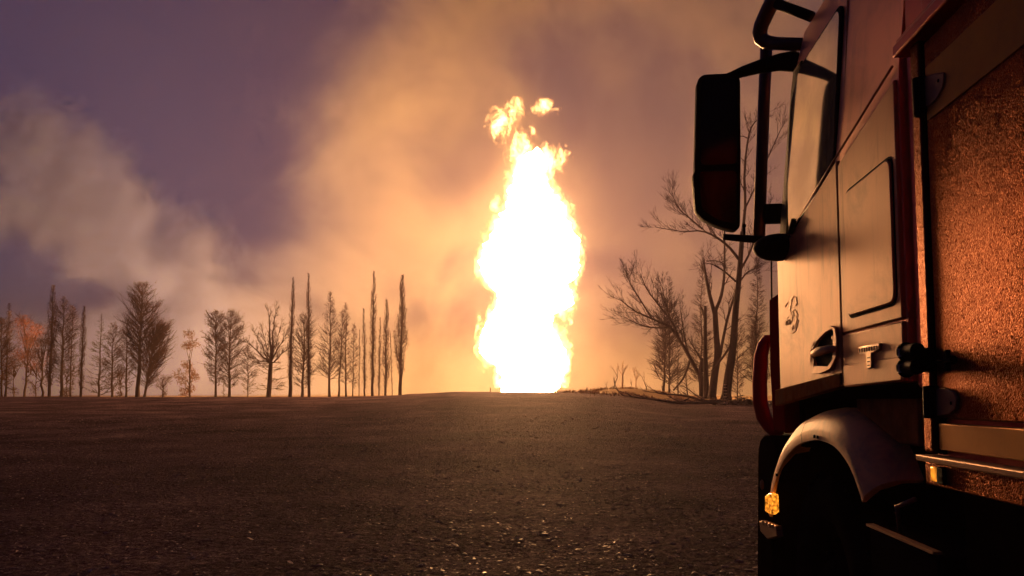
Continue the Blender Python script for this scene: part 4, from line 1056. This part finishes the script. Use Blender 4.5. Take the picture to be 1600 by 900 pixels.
limbed(1096, 74, 'big bare tree whose limbs lean far left towards the fire', 51,
    [([(1092,585),(1078,560),(1062,533),(1045,512),(1020,500),(990,487),(968,470)], 7, 1.5, 3, (-1, .4)),
     ([(1062,533),(1050,505),(1030,480),(1010,455),(998,430)], 4.5, 1, 3, (-.6, 1)),
     ([(1045,512),(1020,512),(995,506),(975,496)], 3, .8, 3, (-1, 0)),
     ([(1050,507),(1040,480),(1032,450)], 3, .8, 3, (-.2, 1)),
     ([(1020,500),(1000,470),(985,448),(980,438)], 3, .8, 3, (-.5, 1)),
     ([(1080,563),(1072,540),(1066,510),(1062,480)], 3.5, .8, 2, (0, 1)),
     ([(1100,570),(1084,548),(1070,530)], 3, 1, 1, (-1, 0)),
     ([(1078,562),(1068,590),(1052,610)], 4, 2.5, 0, (-1, 0))],
    ([(1098,622),(1097,600),(1094,585),(1098,560)], 15, 8))
limbed(1103, 73, 'straight broken-off dead trunk between the leaning tree and the forked one', 52, [([(1102,500),(1102,478)], 4, 3, 0, (0, 1))],
    ([(1104,622),(1103,585),(1102,540),(1102,478)], 13, 5), name='broken_tree')
limbed(1114, 72, 'dark tree forked into two bare upright prongs', 53,
    [([(1118,495),(1108,455),(1103,425),(1101,402)], 7, 2, 1, (-.2, 1)), ([(1118,485),(1128,462),(1134,430),(1136,390),(1137,330)], 6, 2, 1, (.2, 1)),
     ([(1124,560),(1136,500),(1150,455)], 5, 3, 1, (.5, 1)), ([(1104,408),(1120,408),(1134,415)], 2, 1, 1, (.5, .5))],
    ([(1112,622),(1116,590),(1121,555),(1119,520),(1117,482)], 16, 9))
limbed(1136, 70, 'tallest bare tree beside the truck with long arched limbs reaching left', 54,
    [([(1154,405),(1140,385),(1120,368),(1098,358),(1070,358),(1028,350)], 5, 1.0, 3, (-1, .5)),
     ([(1098,358),(1080,342),(1062,325),(1052,303)], 3, .8, 3, (-.4, 1)),
     ([(1150,440),(1136,425),(1120,412),(1104,407)], 3.5, 1, 1, (-1, .2)),
     ([(1160,365),(1164,320),(1162,270),(1168,215),(1176,195),(1195,180)], 5, 1.2, 2, (.3, 1)),
     ([(1162,330),(1175,300),(1200,240),(1212,210)], 3, 1, 2, (.4, 1)),
     ([(1158,420),(1170,395),(1180,360),(1195,330)], 4, 1, 2, (.5, 1)),
     ([(1168,216),(1160,212),(1150,214)], 1.6, .8, 1, (-1, .2)),
     ([(1142,540),(1128,560),(1112,580)], 4, 3, 0, (-1, 0)),
     ([(1156,440),(1168,425),(1180,420)], 3, 1, 2, (1, .3))],
    ([(1134,622),(1138,590),(1145,545),(1149,490),(1155,430),(1160,362)], 19, 8))

# pale dead saplings
def sapling(px, top, label, seed, m, Y=78, w_=14, tr=2.4, lean=0):
    rg = RNG(seed); k = Y / F; p = at(px, 616, Y); base = Vector((p.x, Y, ground_z(p.x, Y) - .05))
    t = new_tree('dead_sapling', base, label, 'sapling', 'dead saplings right of the fire')
    H = at(px, top, Y).z - base.z; mb = MB()
    tip = Vector((lean * k, 0, H * .55)); mb.tube(wob(Vector((0, 0, 0)), tip, 4, .05, rg), [tr * k / 2 * (1.2 - .12 * i) for i in range(5)], 6, cap=False); mb.build('trunk', m, t)
    mb = MB()
    for i in range(5 if w_ > 8 else 2):
        a = rg.uniform(-1, 1); d = Vector((a * .6, rg.uniform(-.4, .4), 1)).normalized()
        sprout(mb, tip, d, H * .45 * rg.uniform(.6, 1), tr * k / 2 * .6, rg, 1, n=2, bend=.15)
    mb.build('crown', m, t)
sapling(973, 568, 'pale bleached dead sapling with a forked top', 61, palewood, w_=20, tr=3.2)
sapling(994, 578, 'pale dead sapling with a fan-shaped top right of the bleached one', 62, palewood, w_=14, tr=2.4)
sapling(957, 572, 'dark thin sapling leaning right beside the pale bleached one', 63, darkwood, w_=5, tr=1.5, lean=8)
sapling(1012, 582, 'dark thin sapling leaning left near the bare trees', 64, darkwood, w_=5, tr=1.5, lean=-5)
sapling(948, 596, 'smallest dark sapling, nearest the fire', 65, darkwood, w_=5, tr=1)
sapling(983, 594, 'low dark sapling between the two pale ones', 66, darkwood, w_=5, tr=1.2, lean=4)

# fallen branches, brush pile, striped marker post, short posts near the fire
def fallen(path, Y, a, b, label, seed, tw=1):
    rg = RNG(seed); k = Y / F; p0 = at(*path[0], Y); base = Vector((p0.x, Y, ground_z(p0.x, Y)))
    pts = []
    for x, y in path: p = at(x, y, Y) - base; pts.append(Vector((p.x, rg.uniform(-.3, .3), max(p.z, ground_z(base.x + p.x, Y) - base.z + a * k / 2))))
    q = resample3(pts, 12); mb = MB(); mb.tube(q, [lerp(a, b, i / 11) * k / 2 for i in range(12)], 6)
    for i in range(3, 12):
        for _ in range(tw):
            sprout(mb, q[i], ((q[i] - q[i - 1]).normalized() + rvec(rg, .5) + Vector((0, 0, .1))).normalized(), rg.uniform(.6, 1.4), b * k / 2, rg, 1, n=2)
    o = mb.build('fallen_branch', darkwood); o.location = base
    tag(o, label, 'branch', 'fallen branches under the bare trees')
fallen([(1126,633),(1100,629),(1080,621),(1062,617),(1040,616),(1024,613)], 64, 5, 1.6, 'long fallen branch propped up and pointing left towards the fire', 71)
fallen([(1128,630),(1105,626),(1090,618),(1072,606),(1058,600)], 65, 3.5, 1, 'fallen branch rising to the left above the long one', 72)
fallen([(1130,640),(1100,636),(1060,638),(1020,636),(975,637)], 60, 5, 2, 'fallen branch lying flat along the ground in front', 73, 1)
fallen([(1052,634),(1064,628),(1076,622)], 62, 3, 2, 'short stick leaning on the flat fallen branch', 74, 0)
rg = RNG(80); bp0 = at(1160, 640, 58); bp0.z = ground_z(bp0.x, 58)
mb = MB()
for i in range(170):
    c = Vector((rg.gauss(0, .85), rg.gauss(0, .5), 0)); c.z = abs(rg.gauss(0, 1)) * .34 * math.exp(-(c.x / 1.5) ** 2) + .04
    d = Vector((rg.uniform(-1, 1), rg.uniform(-1, 1), rg.uniform(-.25, .4))).normalized(); L = rg.uniform(.25, .85)
    mb.tube([c - d * L / 2, c + rvec(rg, .05), c + d * L / 2], [rg.uniform(.015, .06), .03, .012], 4)
for i in range(20):
    c = Vector((rg.gauss(0, .8), rg.gauss(0, .4), rg.uniform(.02, .3))); mb.ball(c, (rg.uniform(.12, .3), rg.uniform(.1, .25), rg.uniform(.08, .2)), 7, 5)
o = mb.build('brush_pile', darkwood); o.location = bp0; tag(o, 'dark heap of charred brush and debris beside the truck nose', 'brush pile', kind='stuff')
p = at(1134, 638, 57); p.z = ground_z(p.x, 57) - .05
po = empty('marker_post', p, 'small striped white and dark post in front of the brush heap', 'post')
Hh = at(1134, 600, 57).z - p.z; mb = MB(); mb.tube([(0, 0, 0), (0, 0, Hh)], [.035, .028], 8); mb.build('pole', darkwood, po)
for i, z in enumerate((.28, .42, .56, .70, .84, .97)):
    mb = MB(); mb.tube([(0, 0, Hh * z - .035), (0, 0, Hh * z - .01), (0, 0, Hh * z + .01), (0, 0, Hh * z + .03)], [.05, .11, .11, .05], 10); mb.build('white_ring', palewood, po)
mb = MB(); mb.ball((0, 0, Hh * .12), (.16, .1, .10), 10, 6); mb.build('base_block', palewood, po)
for i, (px, lab) in enumerate(((766, 'short dark stake at the left foot of the fire'), (917, 'short dark stake at the right foot of the fire'))):
    p = at(px, 614, 82); p.z = ground_z(p.x, 82) - .05
    mb = MB(); mb.tube([(0, 0, 0), (.02, 0, .55)], [.05, .045], 7); o = mb.build('stake', darkwood); o.location = p; tag(o, lab, 'stake', 'short stakes near the fire')
# ------------------------------------------------------------------ loose stones, clods, dead leaves
rg = RNG(91)
stonem = mat('charred_stone', (0.30, 0.19, 0.17), 0.5, spec=0.22, var=0.5, vscale=5, bump=.3, bscale=60)
mb = MB()
for i in range(14000):
    y = 2.6 * math.exp(rg.random() * 2.6); x = rg.uniform(-.72, .42) * y
    s = rg.uniform(.003, .010) * (1.6 if rg.random() < .12 else 1) * (1 + y * .06)
    z = ground_z(x, y); n = 6
    ang = rg.uniform(0, 6.28); ex = rg.uniform(1, 2.2); hz = rg.uniform(.35, .8)
    c = Vector((x, y, z)); ca, sa = math.cos(ang), math.sin(ang); vs = []
    for lv, rr in ((-.4, .9), (.35, 1.0), (.9, .5)):
        for k in range(n):
            a = 2 * math.pi * k / n; q = (math.cos(a) * ex * rr * rg.uniform(.8, 1.2), math.sin(a) * rr * rg.uniform(.8, 1.2))
            vs.append(c + Vector(((q[0] * ca - q[1] * sa) * s, (q[0] * sa + q[1] * ca) * s, lv * hz * s * rg.uniform(.8, 1.2))))
    fs = [tuple(range(12, 18))] + [(l * n + k, l * n + (k + 1) % n, (l + 1) * n + (k + 1) % n, (l + 1) * n + k) for l in (0, 1) for k in range(n)]
    mb.add(vs, fs, False)
o = mb.build('gravel', stonem); tag(o, 'small charred stones and clods strewn over the burnt soil', 'stones', kind='stuff')
leafm = mat('dry_leaf', (0.62, 0.42, 0.28), 0.45, spec=0.4, var=0.4, vscale=2)
mb = MB()
for i in range(900):
    y = 3.0 * math.exp(rg.random() * 2.0); x = rg.uniform(-.70, .36) * y
    L = rg.uniform(.010, .030) * (1.7 if rg.random() < .07 else 1); W = L * rg.uniform(.3, .6); ang = rg.uniform(0, 6.28)
    z = ground_z(x, y) + .006; c = Vector((x, y, z)); ca, sa = math.cos(ang), math.sin(ang)
    cu = rg.uniform(.1, .5) * L; tl = rg.uniform(0, .4) * L
    def q(u, v, h): return c + Vector((u * ca - v * sa, u * sa + v * ca, h))
    vs = [q(-L, 0, tl * .2), q(-L * .3, W, cu), q(L * .4, W * .8, cu + tl), q(L, 0, tl * 1.6), q(L * .4, -W * .8, cu * .7 + tl), q(-L * .3, -W, cu), q(0, 0, .002 + tl * .5)]
    mb.add(vs, [(0, 1, 6), (1, 2, 6), (2, 3, 6), (3, 4, 6), (4, 5, 6), (5, 0, 6)], True)
o = mb.build('dead_leaves', leafm); tag(o, 'curled dry leaves scattered over the dark ground', 'leaves', kind='stuff')
# low dry grass at the far edge of the field, right of the fire
grassm = mat('dry_grass', (0.42, 0.28, 0.15), 0.8, var=0.3, vscale=1)
mb = MB()
for i in range(9000):
    if i < 6500: x = rg.gauss(13, 3.6); y = rg.gauss(72, 4)
    else: x = rg.uniform(-62, 9); y = rg.uniform(89, 112)
    if noise.noise(Vector((x * .35, y * .12, 4))) < -.12: continue
    z = ground_z(x, y); h = rg.uniform(.08, .34); a = rg.uniform(0, 3.14); w_ = rg.uniform(.03, .07)
    d = Vector((math.cos(a) * w_, math.sin(a) * w_, 0)); p = Vector((x, y, z - .02)); l = rvec(rg, .12); l.z = 0
    mb.add([p - d, p + d, p + l + Vector((0, 0, h))], [(0, 1, 2)])
o = mb.build('dry_grass', grassm); tag(o, 'low pale dry grass catching the fire light at the field edge', 'grass', kind='stuff')
